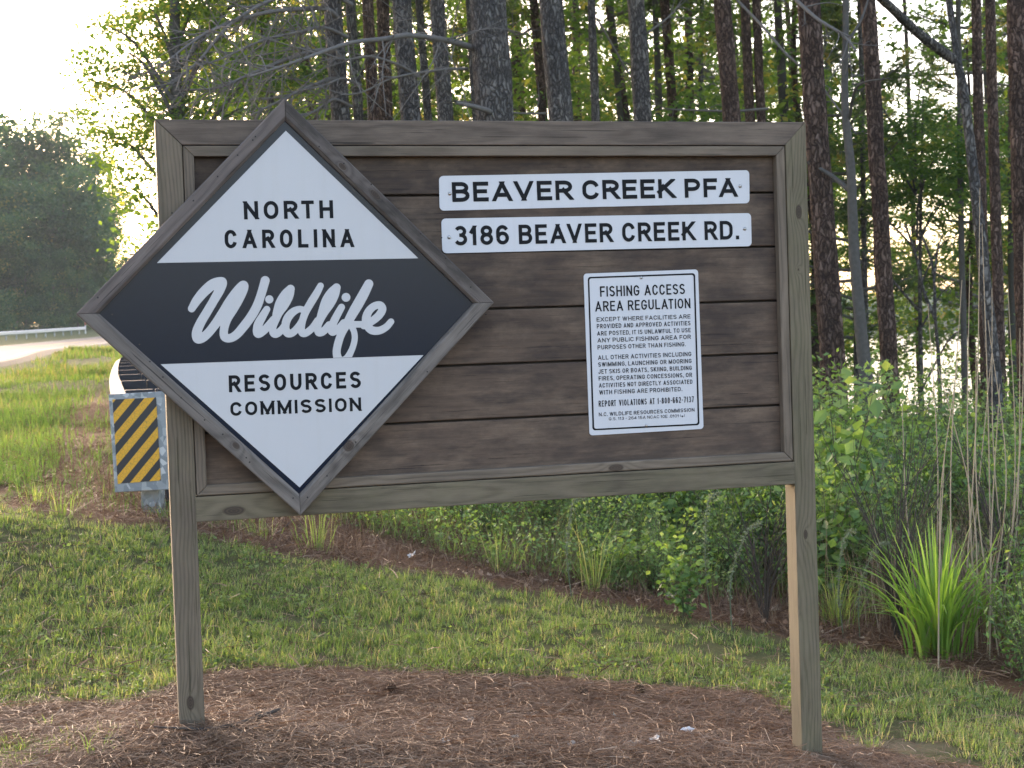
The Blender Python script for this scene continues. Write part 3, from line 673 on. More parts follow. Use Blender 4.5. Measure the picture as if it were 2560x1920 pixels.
# ------------------------------------------------------------------ road, lake
def strip(name, path, off0, off1, mat, dz=0., parent=None):
    P = np.asarray(path); T = np.gradient(P, axis=0); nrm = np.stack([-T[:, 1], T[:, 0]], 1); nrm /= np.linalg.norm(nrm, axis=1)[:, None]
    A = P.copy(); B = P.copy(); A[:, :2] += nrm*off0; B[:, :2] += nrm*off1; A[:, 2] += dz; B[:, 2] += dz
    n = len(P); V = np.vstack([A, B]); i = np.arange(n-1); F = np.stack([i+1, i, i+n, i+n+1], 1)
    F = F if (off1-off0) > 0 else F[:, ::-1]
    return obj(name, np_mesh(name, V, F[:, ::-1], mat), parent)
M_road, nt, b = mat_new('asphalt'); tc = nt.nodes.new('ShaderNodeTexCoord')
nn_ = noise(nt, tc.outputs['Object'], 1.2, 5, .6); n3_ = noise(nt, tc.outputs['Object'], 60, 3, .7)
nt.links.new(mixc(nt, mth(nt, 'MULTIPLY_ADD', n3_, .5, mth(nt, 'MULTIPLY', nn_, .5)), (.035, .036, .04), (.085, .085, .088)), b.inputs['Base Color']); b.inputs['Roughness'].default_value = .8
RN0 = (lambda T: (lambda n_: n_/np.linalg.norm(n_, axis=1)[:, None])(np.stack([-T[:, 1], T[:, 0]], 1)))(np.gradient(ROADP, axis=0))
tag(strip('road', ROADP, 0, 7.2, M_road), 'grey asphalt road curving past the guardrails', None, None, 'structure')
M_yel = plain('road_yellow', (.45, .33, .10), .7, 0, .3, 4, .3); M_wl = plain('road_white', (.5, .5, .48), .7, 0, .3, 4, .3)
P_ = ROADP; B_ = P_.copy(); B_[:, :2] -= RN0*1.1; B_[:, 2] -= .20; nn0 = len(P_); ii = np.arange(nn0-1)
tag(obj('road_shoulder', np_mesh('road_shoulder', np.vstack([P_, B_]), np.stack([ii, ii+nn0, ii+nn0+1, ii+1], 1), plain('shoulder_gravel', (.17, .15, .12), .95, 0, .1, 8, .35))), None, None, None, 'structure')
for off, wd_, mt_, nm in ((3.45, .12, M_yel, 'centre_line'), (3.70, .12, M_yel, 'centre_line'), (.35, .12, M_wl, 'edge_line'), (6.75, .12, M_wl, 'edge_line')):
    tag(strip(nm, ROADP, off, off+wd_, mt_, .006), None, None, None, 'structure')
mw, nt, b = mat_new('water'); tc = nt.nodes.new('ShaderNodeTexCoord')
b.inputs['Base Color'].default_value = (.03, .045, .045, 1); b.inputs['Roughness'].default_value = .12; b.inputs['IOR'].default_value = 1.333
bump(nt, b, noise(nt, mapping(nt, tc.outputs['Object'], (1, 3, 1)), .8, 4, .6), .25, .25)
LZ = -1.9
o = obj('lake', py_mesh('lake', [(7, 42, LZ), (900, 42, LZ), (900, 900, LZ), (7, 900, LZ)], [[0, 1, 2, 3]], mw)); tag(o, 'bright calm lake seen between the trunks', None, None, 'structure')

# ------------------------------------------------------------------ guardrails
M_galv, nt, b = mat_new('galvanised_steel'); tc = nt.nodes.new('ShaderNodeTexCoord')
vv = N(nt, 'ShaderNodeTexVoronoi', Scale=28.0); nt.links.new(tc.outputs['Object'], vv.inputs['Vector'])
sc_ = nt.nodes.new('ShaderNodeSeparateColor'); nt.links.new(vv.outputs['Color'], sc_.inputs[0])
nt.links.new(ramp(nt, sc_.outputs[0], [(0, (.20, .23, .25)), (.7, (.30, .33, .345)), (.95, (.50, .52, .53))]), b.inputs['Base Color'])
b.inputs['Metallic'].default_value = .55; b.inputs['Roughness'].default_value = .55
M_rail = plain('rail_steel', (.26, .25, .225), .85, .0, .5, 6, .15); M_block = plain('blockout', (.03, .032, .036), .8, 0, .3, 9, .3)
def wbeam(path, side, name, parent, mat, dz0=.42):
    """W profile swept along the base path; side +1 puts the face to the left of travel"""
    prof = [(0, 0), (.04, .035), (.08, .06), (.08, .105), (.012, .15), (.012, .162), (.08, .207), (.08, .252), (.04, .277), (0, .312)]
    P = np.asarray(path); T = np.gradient(P, axis=0); nrm = np.stack([-T[:, 1], T[:, 0], 0*T[:, 0]], 1); nrm /= np.linalg.norm(nrm, axis=1)[:, None]; nrm *= side
    V = []
    for th in (0, .004):
        for k in range(len(P)):
            for (a, z) in prof: V.append(P[k]+nrm[k]*(a-th)+np.array([0, 0, dz0+z]))
    m = len(prof); n = len(P); F = []
    for k in range(n-1):
        for q in range(m-1):
            a = k*m+q; F.append([a, a+1, a+1+m, a+m]); a += n*m; F.append([a, a+m, a+1+m, a+1])
    return obj(name, py_mesh(name, V, F, mat, True), parent)
def boxm(name, mat, c, ax, ay, sx, sy, sz, parent, bev=0):
    """box, bottom centre c, horizontal axis ax / ay (unit), sizes"""
    c = np.array(c); V = []
    for z in (0, sz):
        for (i, j) in ((-1, -1), (1, -1), (1, 1), (-1, 1)): V.append(c+ax*i*sx/2+ay*j*sy/2+np.array([0, 0, z]))
    o = obj(name, py_mesh(name, V, [[3, 2, 1, 0], [4, 5, 6, 7], [0, 1, 5, 4], [1, 2, 6, 5], [2, 3, 7, 6], [3, 0, 4, 7]], mat), parent)
    if bev: bevel(o, bev, 1)
    return o
def guardrail(base, side, label, first=.2, n_posts=20, sp=1.9, mat=M_rail, near=True):
    g = empty('guardrail', (0, 0, 0), label, 'guardrail')
    seg = np.linalg.norm(np.diff(base, axis=0), axis=1); s = np.concatenate([[0], np.cumsum(seg)])
    wbeam(base, side, 'rail', g, mat)
    for k in range(n_posts):
        t = first+k*sp
        if t > s[-1]-.3: break
        p = np.array([np.interp(t, s, base[:, c]) for c in range(3)]); q = np.array([np.interp(t+.3, s, base[:, c]) for c in range(3)])
        T = (q-p); T[2] = 0; T /= np.linalg.norm(T); nr = np.array([-T[1], T[0], 0])*side
        if near: boxm('blockout', M_block, p-nr*.10+np.array([0, 0, .40]), T, nr, .15, .19, .34, g, .006)
        gz = float(ground(p[0], p[1]))-.3
        boxm('post', M_galv if not near else M_block, (p[0]-nr[0]*(.27 if near else .1), p[1]-nr[1]*(.27 if near else .1), gz), T, nr, .10, .13 if near else .1, p[2]+.74-gz, g, .004)
    return g
tops = np.array([at_d(*q) for q in [(313, 984, 10.0), (300, 952, 12.3), (294, 930, 15), (298, 904, 20), (310, 889, 25), (345, 882, 33), (430, 872, 45), (560, 862, 62)]])
nb = spline(tops, 60); nb[:, 2] -= .732
GR = guardrail(nb, 1, 'steel guardrail with dark blockouts ending in a striped plate left of the sign', .35, 26, 1.75)
# the plate with the hazard stripes on its end
D0 = 9.7; pc = [at_d(271, 986, D0), at_d(412, 978, D0), at_d(421, 1224, D0), at_d(287, 1231, D0)]
fw = FX*np.array([1, 1, 0]); fw /= np.linalg.norm(fw)
V = pc+[p+fw*.012 for p in pc]
plate = obj('end_plate', py_mesh('end_plate', V, [[3, 2, 1, 0], [4, 5, 6, 7]]+[[i, (i+1) % 4, (i+1) % 4+4, i+4] for i in range(4)], M_galv), GR); bevel(plate, .003, 1)
# returned side flanges
for a, b_ in ((0, 3), (1, 2)):
    V = [pc[a]+fw*.012, pc[b_]+fw*.012, pc[b_]+fw*.10, pc[a]+fw*.10]; e = (pc[1]-pc[0])/np.linalg.norm(pc[1]-pc[0])*(.006 if a == 0 else -.006)
    V = V+[v+e for v in V]
    obj('flange', py_mesh('flange', V, [[0, 1, 2, 3], [7, 6, 5, 4]]+[[i, i+4, (i+1) % 4+4, (i+1) % 4] for i in range(4)], M_galv), GR)
def c5(x, y): return (x/2.765, 700+y/2.765)
q4 = [at_d(*c5(*p), D0)-fw*.003 for p in ((778, 826), (1080, 812), (1113, 1385), (815, 1408))]
def bil(u_, v_, lift): return (q4[0]*(1-u_)+q4[1]*u_)*(1-v_)+(q4[3]*(1-u_)+q4[2]*u_)*v_-fw*lift
M_hy, nt, b = mat_new('hazard_yellow'); tc = nt.nodes.new('ShaderNodeTexCoord')
cr_ = N(nt, 'ShaderNodeTexVoronoi', feature='DISTANCE_TO_EDGE', Scale=45.0); nt.links.new(tc.outputs['Object'], cr_.inputs['Vector'])
nt.links.new(mixc(nt, ramp(nt, cr_.outputs['Distance'], [(.0, (1, 1, 1)), (.05, (0, 0, 0))]), mixc(nt, noise(nt, tc.outputs['Object'], 20, 4, .6), (.70, .33, .012), (.80, .42, .03)), (.35, .22, .04)), b.inputs['Base Color']); b.inputs['Roughness'].default_value = .5
M_hb = plain('hazard_black', (.022, .024, .028), .5)
hz = obj('hazard_sheet', py_mesh('hazard_sheet', [bil(0, 0, 0), bil(1, 0, 0), bil(1, 1, 0), bil(0, 1, 0)], [[3, 2, 1, 0]], M_hb), plate)
def clip_half(poly, n_, c):
    out = []
    for a, b_ in zip(poly, poly[1:]+poly[:1]):
        da = a@n_-c; db = b_@n_-c
        if da <= 0: out.append(a)
        if (da <= 0) != (db <= 0): out.append(a+(b_-a)*da/(da-db))
    return out
for k in range(-1, 7):
    v0 = .163+.249*k; v1 = v0+.13; po = [np.array(p, float) for p in ((0, 0), (1, 0), (1, 1), (0, 1))]
    po = clip_half(po, np.array([-.56, -1.]), -v0)
    if po: po = clip_half(po, np.array([.56, 1.]), v1)
    if len(po) >= 3:
        f = list(range(len(po)))
        V = [bil(p[0], p[1], .0015) for p in po]
        if np.cross(V[1]-V[0], V[2]-V[0])@fw > 0: f = f[::-1]
        obj('stripe', py_mesh('stripe', V, [f], M_hy), plate)
pb = at_d(385, 1295, 9.9); ex = RX*np.array([1, 1, 0]); ex /= np.linalg.norm(ex)
boxm('post', M_block, pb, ex, fw, .125, .15, .62, GR, .006).data.materials[0] = M_galv
pp = at_d(385, 1258, 9.80); V, F = tube_arrays([pp, pp-fw*.05], [.02, .02], 10); V = np.vstack([V, [V[10:20].mean(0)]]); F3 = [list(f) for f in F]+[[10+i, 10+(i+1) % 10, 20] for i in range(10)]
obj('bolt', py_mesh('bolt', V, F3, M_galv), GR)
# far rail across the road
Tn = np.gradient(ROADP, axis=0); nr_ = np.stack([-Tn[:, 1], Tn[:, 0]], 1); nr_ /= np.linalg.norm(nr_, axis=1)[:, None]
fb = ROADP.copy(); fb[:, :2] += nr_*12.2; fb[:, 2] += .12
kk = [k for k in range(len(fb)) if (fb[k]-CAM)@FX > 5 and 1280+FPX*((fb[k]-CAM)@RX)/((fb[k]-CAM)@FX) < 215]
guardrail(fb[kk], -1, 'pale guardrail along the far side of the road', 1, 40, 3.8, plain('far_rail_steel', (.62, .62, .6), .6, .0), False)
fb2 = fb.copy(); fb2[:, :2] += nr_*6; fb2[:, 2] += .15
kk2 = [k for k in range(len(fb2)) if (fb2[k]-CAM)@FX > 5 and 110 < 1280+FPX*((fb2[k]-CAM)@RX)/((fb2[k]-CAM)@FX) < 330]
if len(kk2) > 3: guardrail(fb2[kk2], -1, 'second far guardrail, greyer, behind the pale one', 1, 30, 3.8, M_galv, False)
mp_ = fb[kk[-1]].copy(); mk = empty('marker_post', mp_, 'thin white and red marker post at the end of the far guardrail', 'marker post')
for z0_, z1_, c_ in ((0, .9, (.7, .7, .68)), (.9, 1.6, (.42, .10, .06)), (1.6, 2.3, (.72, .72, .7))):
    V, F = tube_arrays([(0, 0, z0_-.02), (0, 0, z1_)], [.06, .06], 8); obj('post_section', np_mesh('post_section', V, F, plain('marker_paint', c_, .6)), mk)

# ------------------------------------------------------------------ blades and leaves
def blades(X, Y, Z, H, Wd_, lean, az, tone, name, mat, curve=1.0, parent=None):
    n = len(X); ca, sa = np.cos(az), np.sin(az); wa = az+math.pi/2+rng.normal(0, .6, n); wx, wy = np.cos(wa)*Wd_/2, np.sin(wa)*Wd_/2
    B = np.stack([X, Y, Z], 1); l1 = H*.55; mx = np.stack([ca*lean*l1*.45, sa*lean*l1*.45, l1*np.sqrt(np.clip(1-(lean*.45)**2, .05, 1))], 1)
    l2 = lean*curve; tx = mx+np.stack([ca*l2*H*.45, sa*l2*H*.45, H*.45*np.sqrt(np.clip(1-np.minimum(l2, .98)**2, .02, 1))], 1)
    w = np.stack([wx, wy, 0*wx], 1)
    V = np.stack([B-w, B+w, B+mx-w*.75, B+mx+w*.75, B+tx], 1).reshape(-1, 3); k = np.arange(n)[:, None]*5
    F = np.stack([k+np.array([0, 1, 3]), k+np.array([0, 3, 2]), k+np.array([2, 3, 4])], 1).reshape(-1, 3)
    return obj(name, np_mesh(name, V, F, mat, False, {'tone': np.repeat(tone, 5)}), parent)
def scatter_view(n, pxr, pyr, keep=None):
    """ground points whose number follows how large they show"""
    px = rng.uniform(*pxr, n); py = rng.uniform(*pyr, n)
    D = np.stack([FX+RX*(a-1280)/FPX-UX*(b_-960)/FPX for a, b_ in zip(px, py)]) if n < 10 else FX[None]+RX[None]*((px-1280)/FPX)[:, None]-UX[None]*((py-960)/FPX)[:, None]
    t = np.full(n, 7.0)
    for _ in range(9):
        P = CAM+D*t[:, None]; g = ground(P[:, 0], P[:, 1]); t = np.clip(t*.35+.65*np.where(D[:, 2] < -1e-3, (g-CAM[2])/D[:, 2], 60), 3, 90)
    P = CAM+D*t[:, None]; P[:, 2] = ground(P[:, 0], P[:, 1]); return P, t
GRASS = [(0, (.10, .16, .065)), (.35, (.155, .245, .09)), (.7, (.23, .32, .12)), (.86, (.33, .37, .18)), (1, (.42, .36, .26))]
M_grass = leafy('grass_blade', GRASS, .45, .6)
# lawn: tufts of short blades
P, t = scatter_view(26000, (-250, 2750), (1240, 1960))
s_, l_, p_ = zones(P[:, 0], P[:, 1])
dens = np.maximum(l_*np.clip(.5+2.4*(fbm(P[:, 0], P[:, 1], 2.6, 21)-.32), .12, 1.)*np.clip(.6+2.4*(fbm(P[:, 0], P[:, 1], 9, 22)-.38), .1, 1.1), p_)
# thin and patchy at the right
dens *= np.where(P[:, 0] > 2.0, np.clip(.2+2.6*(fbm(P[:, 0], P[:, 1], 3.2, 25)-.33), 0, 1), 1)
P = P[rng.random(len(P)) < dens]; nT = len(P); nb_ = 15
rep = np.repeat(np.arange(nT), nb_); rad = rng.uniform(.008, .045, len(rep)); aa = rng.uniform(0, 2*math.pi, len(rep))
X = P[rep, 0]+rad*np.cos(aa); Y = P[rep, 1]+rad*np.sin(aa); Z = P[rep, 2]-.004
hh = np.clip(rng.normal(.038, .013, nT)*(.6+1.1*fbm(P[:, 0], P[:, 1], 1.5, 30)), .016, .10)[rep]*rng.uniform(.5, 1.25, len(rep))
tt = np.clip(fbm(P[:, 0], P[:, 1], 1.1, 31)*.7+.1+rng.normal(0, .12, nT), 0, 1)[rep]+rng.normal(0, .18, len(rep)); tt = np.where(rng.random(len(rep)) < .15, .97, tt)
tag(blades(X, Y, Z, hh, rng.uniform(.0028, .0055, len(rep)), rng.uniform(.3, 1.35, len(rep)), aa+rng.normal(0, .9, len(rep)), np.clip(tt, 0, 1), 'lawn_grass', M_grass), 'short patchy green grass between mulch and straw', None, None, 'stuff')
# pine straw
STRAW = [(0, (.06, .033, .02)), (.35, (.145, .085, .054)), (.6, (.24, .148, .095)), (.9, (.34, .23, .155)), (1, (.44, .33, .24))]
M_straw = leafy('pine_straw', STRAW, .12, .6, (1.2, 1., .8), .15)
def needles(P, Lr, tone_mu, name, label, up=.18, wd=(.0010, .0022)):
    n = len(P); az = rng.uniform(0, 2*math.pi, n)+.0; Ln = rng.uniform(*Lr, n); el = rng.normal(0, up, n); d = np.stack([np.cos(az)*np.cos(el), np.sin(az)*np.cos(el), np.sin(el)], 1)
    bend = rng.normal(0, .16, n); sd_ = np.stack([-np.sin(az), np.cos(az), 0*az], 1); W_ = rng.uniform(*wd, n)[:, None]
    A = P-d*Ln[:, None]/2; B = P+sd_*(bend*Ln)[:, None]*.5+np.array([0, 0, .006]); Cc = P+d*Ln[:, None]/2
    wv = sd_*W_*.5+np.array([0, 0, 1])*W_*rng.normal(0, .3, n)[:, None]
    V = np.stack([A-wv, A+wv, B-wv, B+wv, Cc-wv*.5, Cc+wv*.5], 1).reshape(-1, 3); k = np.arange(n)[:, None]*6
    F = np.stack([k+np.array([0, 1, 3, 2]), k+np.array([2, 3, 5, 4])], 1).reshape(-1, 4)
    tone = np.clip(rng.normal(tone_mu, .2, n)+.25*(fbm(P[:, 0], P[:, 1], 3, 41)-.5), 0, 1)
    return tag(obj(name, np_mesh(name, V, F, M_straw, False, {'tone': np.repeat(tone, 6)})), label, None, None, 'stuff')
P, t = scatter_view(150000, (-250, 2750), (1650, 2020)); s_, l_, p_ = zones(P[:, 0], P[:, 1])
k = rng.random(len(P)) < np.maximum(s_*np.clip(1-p_*1.2, 0, 1)*(1-.75*np.clip(1.2-np.hypot((P[:, 0]-SAND[0])/.55, (P[:, 1]-SAND[1])/.16), 0, 1)), .06); P = P[k]; P[:, 2] += rng.random(len(P))**2*.035+.002
needles(P, (.05, .17), .60, 'pine_straw_mulch', 'brown pine straw mulch heaped round the sign posts')
P, t = scatter_view(80000, (-250, 2750), (900, 1700)); s_, l_, p_ = zones(P[:, 0], P[:, 1]); by = back_y(P[:, 0])
k = ((P[:, 1] > by-.15+.3*wob(P[:, 0], P[:, 1])) & (P[:, 0] > -3.2+.0*P[:, 1]) | (rng.random(len(P)) < .07)) & (t < 24); P = P[k]; P[:, 2] += rng.random(len(P))**2*.05
needles(P, (.07, .24), .44, 'dry_straw', 'matted dry straw and needles at the edge of the thicket', .45, (.002, .004))
# dry twiggy dead grass standing on the strip
P, t = scatter_view(42000, (250, 2700), (1180, 1640)); by = back_y(P[:, 0]); d_ = P[:, 1]-by
cl = fbm(P[:, 0], P[:, 1], 2.2, 50); k = (d_ > .05) & (d_ < 5) & (rng.random(len(P)) < np.clip(2.6*(cl-.35), .05, 1)) & (P[:, 0] > -1.0); P = P[k]; d_ = d_[k]
M_dry = leafy('dry_grass', [(0, (.06, .035, .025)), (.4, (.17, .105, .07)), (.75, (.30, .22, .15)), (1, (.45, .38, .28))], .25, .7, (1.1, 1, .8))
tag(blades(P[:, 0], P[:, 1], P[:, 2]-.01, rng.uniform(.06, .34, len(P))*np.clip(.5+d_*.4, .4, 1.3), rng.uniform(.002, .0045, len(P)), rng.uniform(.1, 1.1, len(P)), rng.uniform(0, 6.3, len(P)), np.clip(rng.normal(.4, .22, len(P)), 0, 1), 'dead_grass', M_dry, 1.2), 'reddish brown dead grass and twigs at the foot of the thicket', None, None, 'stuff')
RN = nr_
# the verge at the left: tall bright grass, thinner towards the rail
P, t = scatter_view(90000, (-300, 640), (850, 1330)); px_ = 1280+FPX*((P-CAM)@RX)/((P-CAM)@FX); py_ = 960-FPX*((P-CAM)@UX)/((P-CAM)@FX)
edge = np.interp(py_, [868, 930, 1000, 1100, 1200, 1260], [700, 300, 200, 150, 110, -60]); mrg = (edge-px_)/70+1.6*(fbm(P[:, 0], P[:, 1], 1.3, 60)-.5)
k = (P[:, 1] > back_y(P[:, 0])+.3) & (rng.random(len(P)) < np.clip(.5+mrg, .13, 1)) & (t < 88); k &= (lambda dd: (lambda j: ((P[:, 0]-ROADP[j, 0])*RN[j, 0]+(P[:, 1]-ROADP[j, 1])*RN[j, 1]) < -.6)(dd.argmin(1)))(np.hypot(P[:, None, 0]-ROADP[None, ::1, 0], P[:, None, 1]-ROADP[None, ::1, 1])); P = P[k]; t = t[k]
tn = np.clip(.55+.9*(fbm(P[:, 0], P[:, 1], .6, 61)-.5)+rng.normal(0, .18, len(P)), 0, 1); tn = np.where((t > 28)&(rng.random(len(P)) < .45), .97, tn)
M_bank = leafy('verge_grass', [(0, (.06, .12, .045)), (.35, (.10, .19, .06)), (.7, (.16, .27, .085)), (.9, (.24, .28, .12)), (1, (.34, .27, .19))], .4, .6)
tag(blades(P[:, 0], P[:, 1], P[:, 2]-.02, rng.uniform(.03, .17, len(P))*np.clip(.5+t/30, .6, 1.1), np.clip(t*.0005, .004, .03)*rng.uniform(.7, 1.3, len(P)), rng.uniform(.1, .9, len(P)), rng.uniform(0, 6.3, len(P)), tn, 'verge_grass', M_bank), 'tall bright green grass on the verge left of the guardrail', None, None, 'stuff')

P, t = scatter_view(30000, (-300, 330), (858, 930)); k = (t > 22) & (t < 88) & (((P[:, 0]-ROADP[(jj := np.hypot(P[:, None, 0]-ROADP[None, :, 0], P[:, None, 1]-ROADP[None, :, 1]).argmin(1)), 0])*RN[jj, 0]+(P[:, 1]-ROADP[jj, 1])*RN[jj, 1]) < -1.1); P = P[k]; t = t[k]
tag(blades(P[:, 0], P[:, 1], P[:, 2]-.02, rng.uniform(.12, .42, len(P)), t*.0006*rng.uniform(.5, 1.3, len(P)), rng.uniform(.1, .9, len(P)), rng.uniform(0, 6.3, len(P)), np.clip(rng.normal(.72, .25, len(P)), 0, 1), 'roadside_grass', M_bank), 'seeding straw-tipped grass along the road edge', None, None, 'stuff')
def leaf_arrays(Cn, size, up=.5, asp=.55, nrm_bias=None):
    n = len(Cn); nrm = rng.normal(size=(n, 3)); nrm[:, 2] = np.abs(nrm[:, 2])+up; nrm /= np.linalg.norm(nrm, axis=1)[:, None]
    d = rng.normal(size=(n, 3)); d -= nrm*(d*nrm).sum(1)[:, None]; d /= np.linalg.norm(d, axis=1)[:, None]; e = np.cross(nrm, d)
    s = np.broadcast_to(size, (n,))[:, None]; h = s*asp*.5
    V = np.stack([Cn-d*s*.5, Cn-d*s*.05+e*h+nrm*s*.06, Cn+d*s*.5, Cn-d*s*.05-e*h+nrm*s*.06], 1).reshape(-1, 3)
    F = np.arange(n*4).reshape(-1, 4); return V, F
def foliage_mesh(name, Cn, size, mat, tone, **kw):
    V, F = leaf_arrays(Cn, size, **kw); return np_mesh(name, V, F, mat, False, {'tone': np.repeat(np.clip(tone, 0, 1), 4)})

# ------------------------------------------------------------------ bushes of the thicket
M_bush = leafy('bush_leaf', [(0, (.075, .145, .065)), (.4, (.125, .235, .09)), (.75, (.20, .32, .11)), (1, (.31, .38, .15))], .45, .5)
P, t = scatter_view(26000, (850, 2750), (1100, 1560)); d_ = P[:, 1]-back_y(P[:, 0]); k = (d_ > .7) & (d_ < 9) & (1280+FPX*((P-CAM)@RX)/((P-CAM)@FX) > 1300+250*rng.normal(0, .4, len(P))) & (rng.random(len(P)) < np.clip(2.2*(fbm(P[:, 0], P[:, 1], 1.1, 95)-.3), .1, .8)); P = P[k]; d_ = d_[k]
M_mix = leafy('thicket_grass', [(0, (.12, .19, .08)), (.4, (.19, .27, .11)), (.6, (.26, .30, .16)), (.75, (.24, .18, .13)), (1, (.40, .33, .24))], .4, .6)
tag(blades(P[:, 0], P[:, 1], P[:, 2]-.02, rng.uniform(.15, .75, len(P))*np.clip(.45+d_*.14, .4, 1.35), rng.uniform(.002, .005, len(P)), rng.uniform(.2, 1.5, len(P)), rng.uniform(0, 6.3, len(P)), np.clip(rng.normal(.45, .28, len(P)), 0, 1), 'thicket_grass', M_mix, 1.4), 'long loose green and dry grasses mixed through the thicket', None, None, 'stuff')
P, t = scatter_view(15000, (760, 2100), (1200, 1500)); d_ = P[:, 1]-back_y(P[:, 0]); pxx = 1280+FPX*((P-CAM)@RX)/((P-CAM)@FX); k = (d_ > .5+np.clip((1250-pxx)/500, 0, 1)*.9) & (d_ < 5) & (rng.random(len(P)) < np.clip(3*(fbm(P[:, 0], P[:, 1], 1.8, 97)-.36), .08, 1)); P = P[k]; d_ = d_[k]
tag(blades(P[:, 0], P[:, 1], P[:, 2]-.02, rng.uniform(.1, .42, len(P)), rng.uniform(.003, .007, len(P)), rng.uniform(.3, 1.6, len(P)), rng.uniform(0, 6.3, len(P)), np.clip(rng.normal(.4, .25, len(P)), 0, 1), 'weedy_grass', M_grass, 1.4), 'light green weedy grass in a band under the sign board', None, None, 'stuff')
rep = np.repeat(np.arange(len(P))[::3], 7); Q = P[rep]+rng.normal(0, .05, (len(rep), 3)); Q[:, 2] = P[rep, 2]+rng.uniform(.02, .32, len(rep))
WEEDQ = Q
M_stem = plain('green_stem', (.10, .10, .05), .8); M_twig = plain('twig_bark', (.075, .06, .05), .9, 0, .2, 30, .3)
def bush_proto(seed, H, R_, nst, lpt, ls, asp=.62):
    r = np.random.default_rng(seed); st = []; Cn = []; tn = []
    for k in range(nst):
        a = r.uniform(0, 2*math.pi); h = H*r.uniform(.5, 1.05); rr = R_*r.uniform(.15, 1); b0 = r.normal(0, .05*R_, 2)
        Q = spline([(b0[0], b0[1], -.05), (b0[0]+rr*.3*math.cos(a), b0[1]+rr*.3*math.sin(a), h*.5), (rr*math.cos(a), rr*math.sin(a), h)], 7)
        st.append(tube_arrays(Q, np.linspace(.0045, .0015, 7), 4))
        m = int(lpt*r.uniform(.6, 1.3)); s = r.uniform(.12, 1, m)**.8*(6)
        i0 = np.minimum(s.astype(int), 5); f = (s-i0)[:, None]; c = Q[i0]*(1-f)+Q[i0+1]*f+r.normal(0, .055, (m, 3))*np.array([1, 1, .6])
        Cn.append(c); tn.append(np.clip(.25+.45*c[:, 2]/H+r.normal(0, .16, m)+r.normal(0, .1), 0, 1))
    Cn = np.concatenate(Cn); tn = np.concatenate(tn); Cn[:, 2] = np.maximum(Cn[:, 2], .02)
    V, F = join_arrays(st)
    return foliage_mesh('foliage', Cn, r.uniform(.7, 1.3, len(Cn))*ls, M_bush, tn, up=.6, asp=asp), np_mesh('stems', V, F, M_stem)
tag(obj('low_weeds', foliage_mesh('low_weeds', WEEDQ, rng.uniform(.02, .045, len(WEEDQ)), M_bush, rng.uniform(.2, 1, len(WEEDQ)), up=.7, asp=.6)), 'small leafy weeds scattered among the grass under the board', None, None, 'stuff')
protos = [bush_proto(100, .75, .42, 26, 34, .038), bush_proto(101, .55, .38, 22, 38, .034, .42), bush_proto(102, 1.05, .45, 22, 40, .044), bush_proto(103, .45, .32, 16, 26, .046, .7), bush_proto(104, .9, .4, 26, 44, .026, .33)]
def place_bush(x, y, k, sc, label, group, rz=0.):
    b_ = empty('bush', (x, y, float(ground(x, y))), label, 'bush', group); b_.rotation_euler = (0, 0, rz); b_.scale = (sc, sc, sc*random.uniform(.85, 1.15))
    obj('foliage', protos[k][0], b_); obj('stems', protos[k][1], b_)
cnt = 0
for k in range(1500):
    px = random.uniform(880, 2760); D = random.uniform(6.6, 19)
    d = ray(px, 900); p = CAM+d*D; x, y = float(p[0]), float(p[1]); dep = y-float(back_y(x))
    lim = .7+max(0, (1250-px)/400)*1.5
    if 2230 < px < 2560 and D < 9.3 or 1950 < px < 2150 and dep < .8: continue
    if dep < lim or (px < 1150 and random.random() < .5): continue
    if random.random() > (10.5/D)**1.1: continue
    hmax = .28+.16*dep if px < 1950 else .45+.16*dep
    kk_ = random.choice([0, 1, 3, 1, 4] if dep < 2 else [0, 2, 4, 0, 2, 3]); nat = [.75, .55, 1.05, .45, .9][kk_]; sc = min(1.35, hmax/nat*random.uniform(.75, 1.1))
    lab = 'low leafy green bush in the front rank of the thicket' if dep < 2 else 'tangled leafy green bush deeper in the thicket'
    place_bush(x, y, kk_, max(sc, .4), lab, 'bushes of the thicket, front rank' if dep < 2 else 'bushes deeper in the thicket', random.uniform(0, 6.3)); cnt += 1
    if cnt >= 185: break
print('bushes', cnt)
p = on_ground(2120, 1250); 
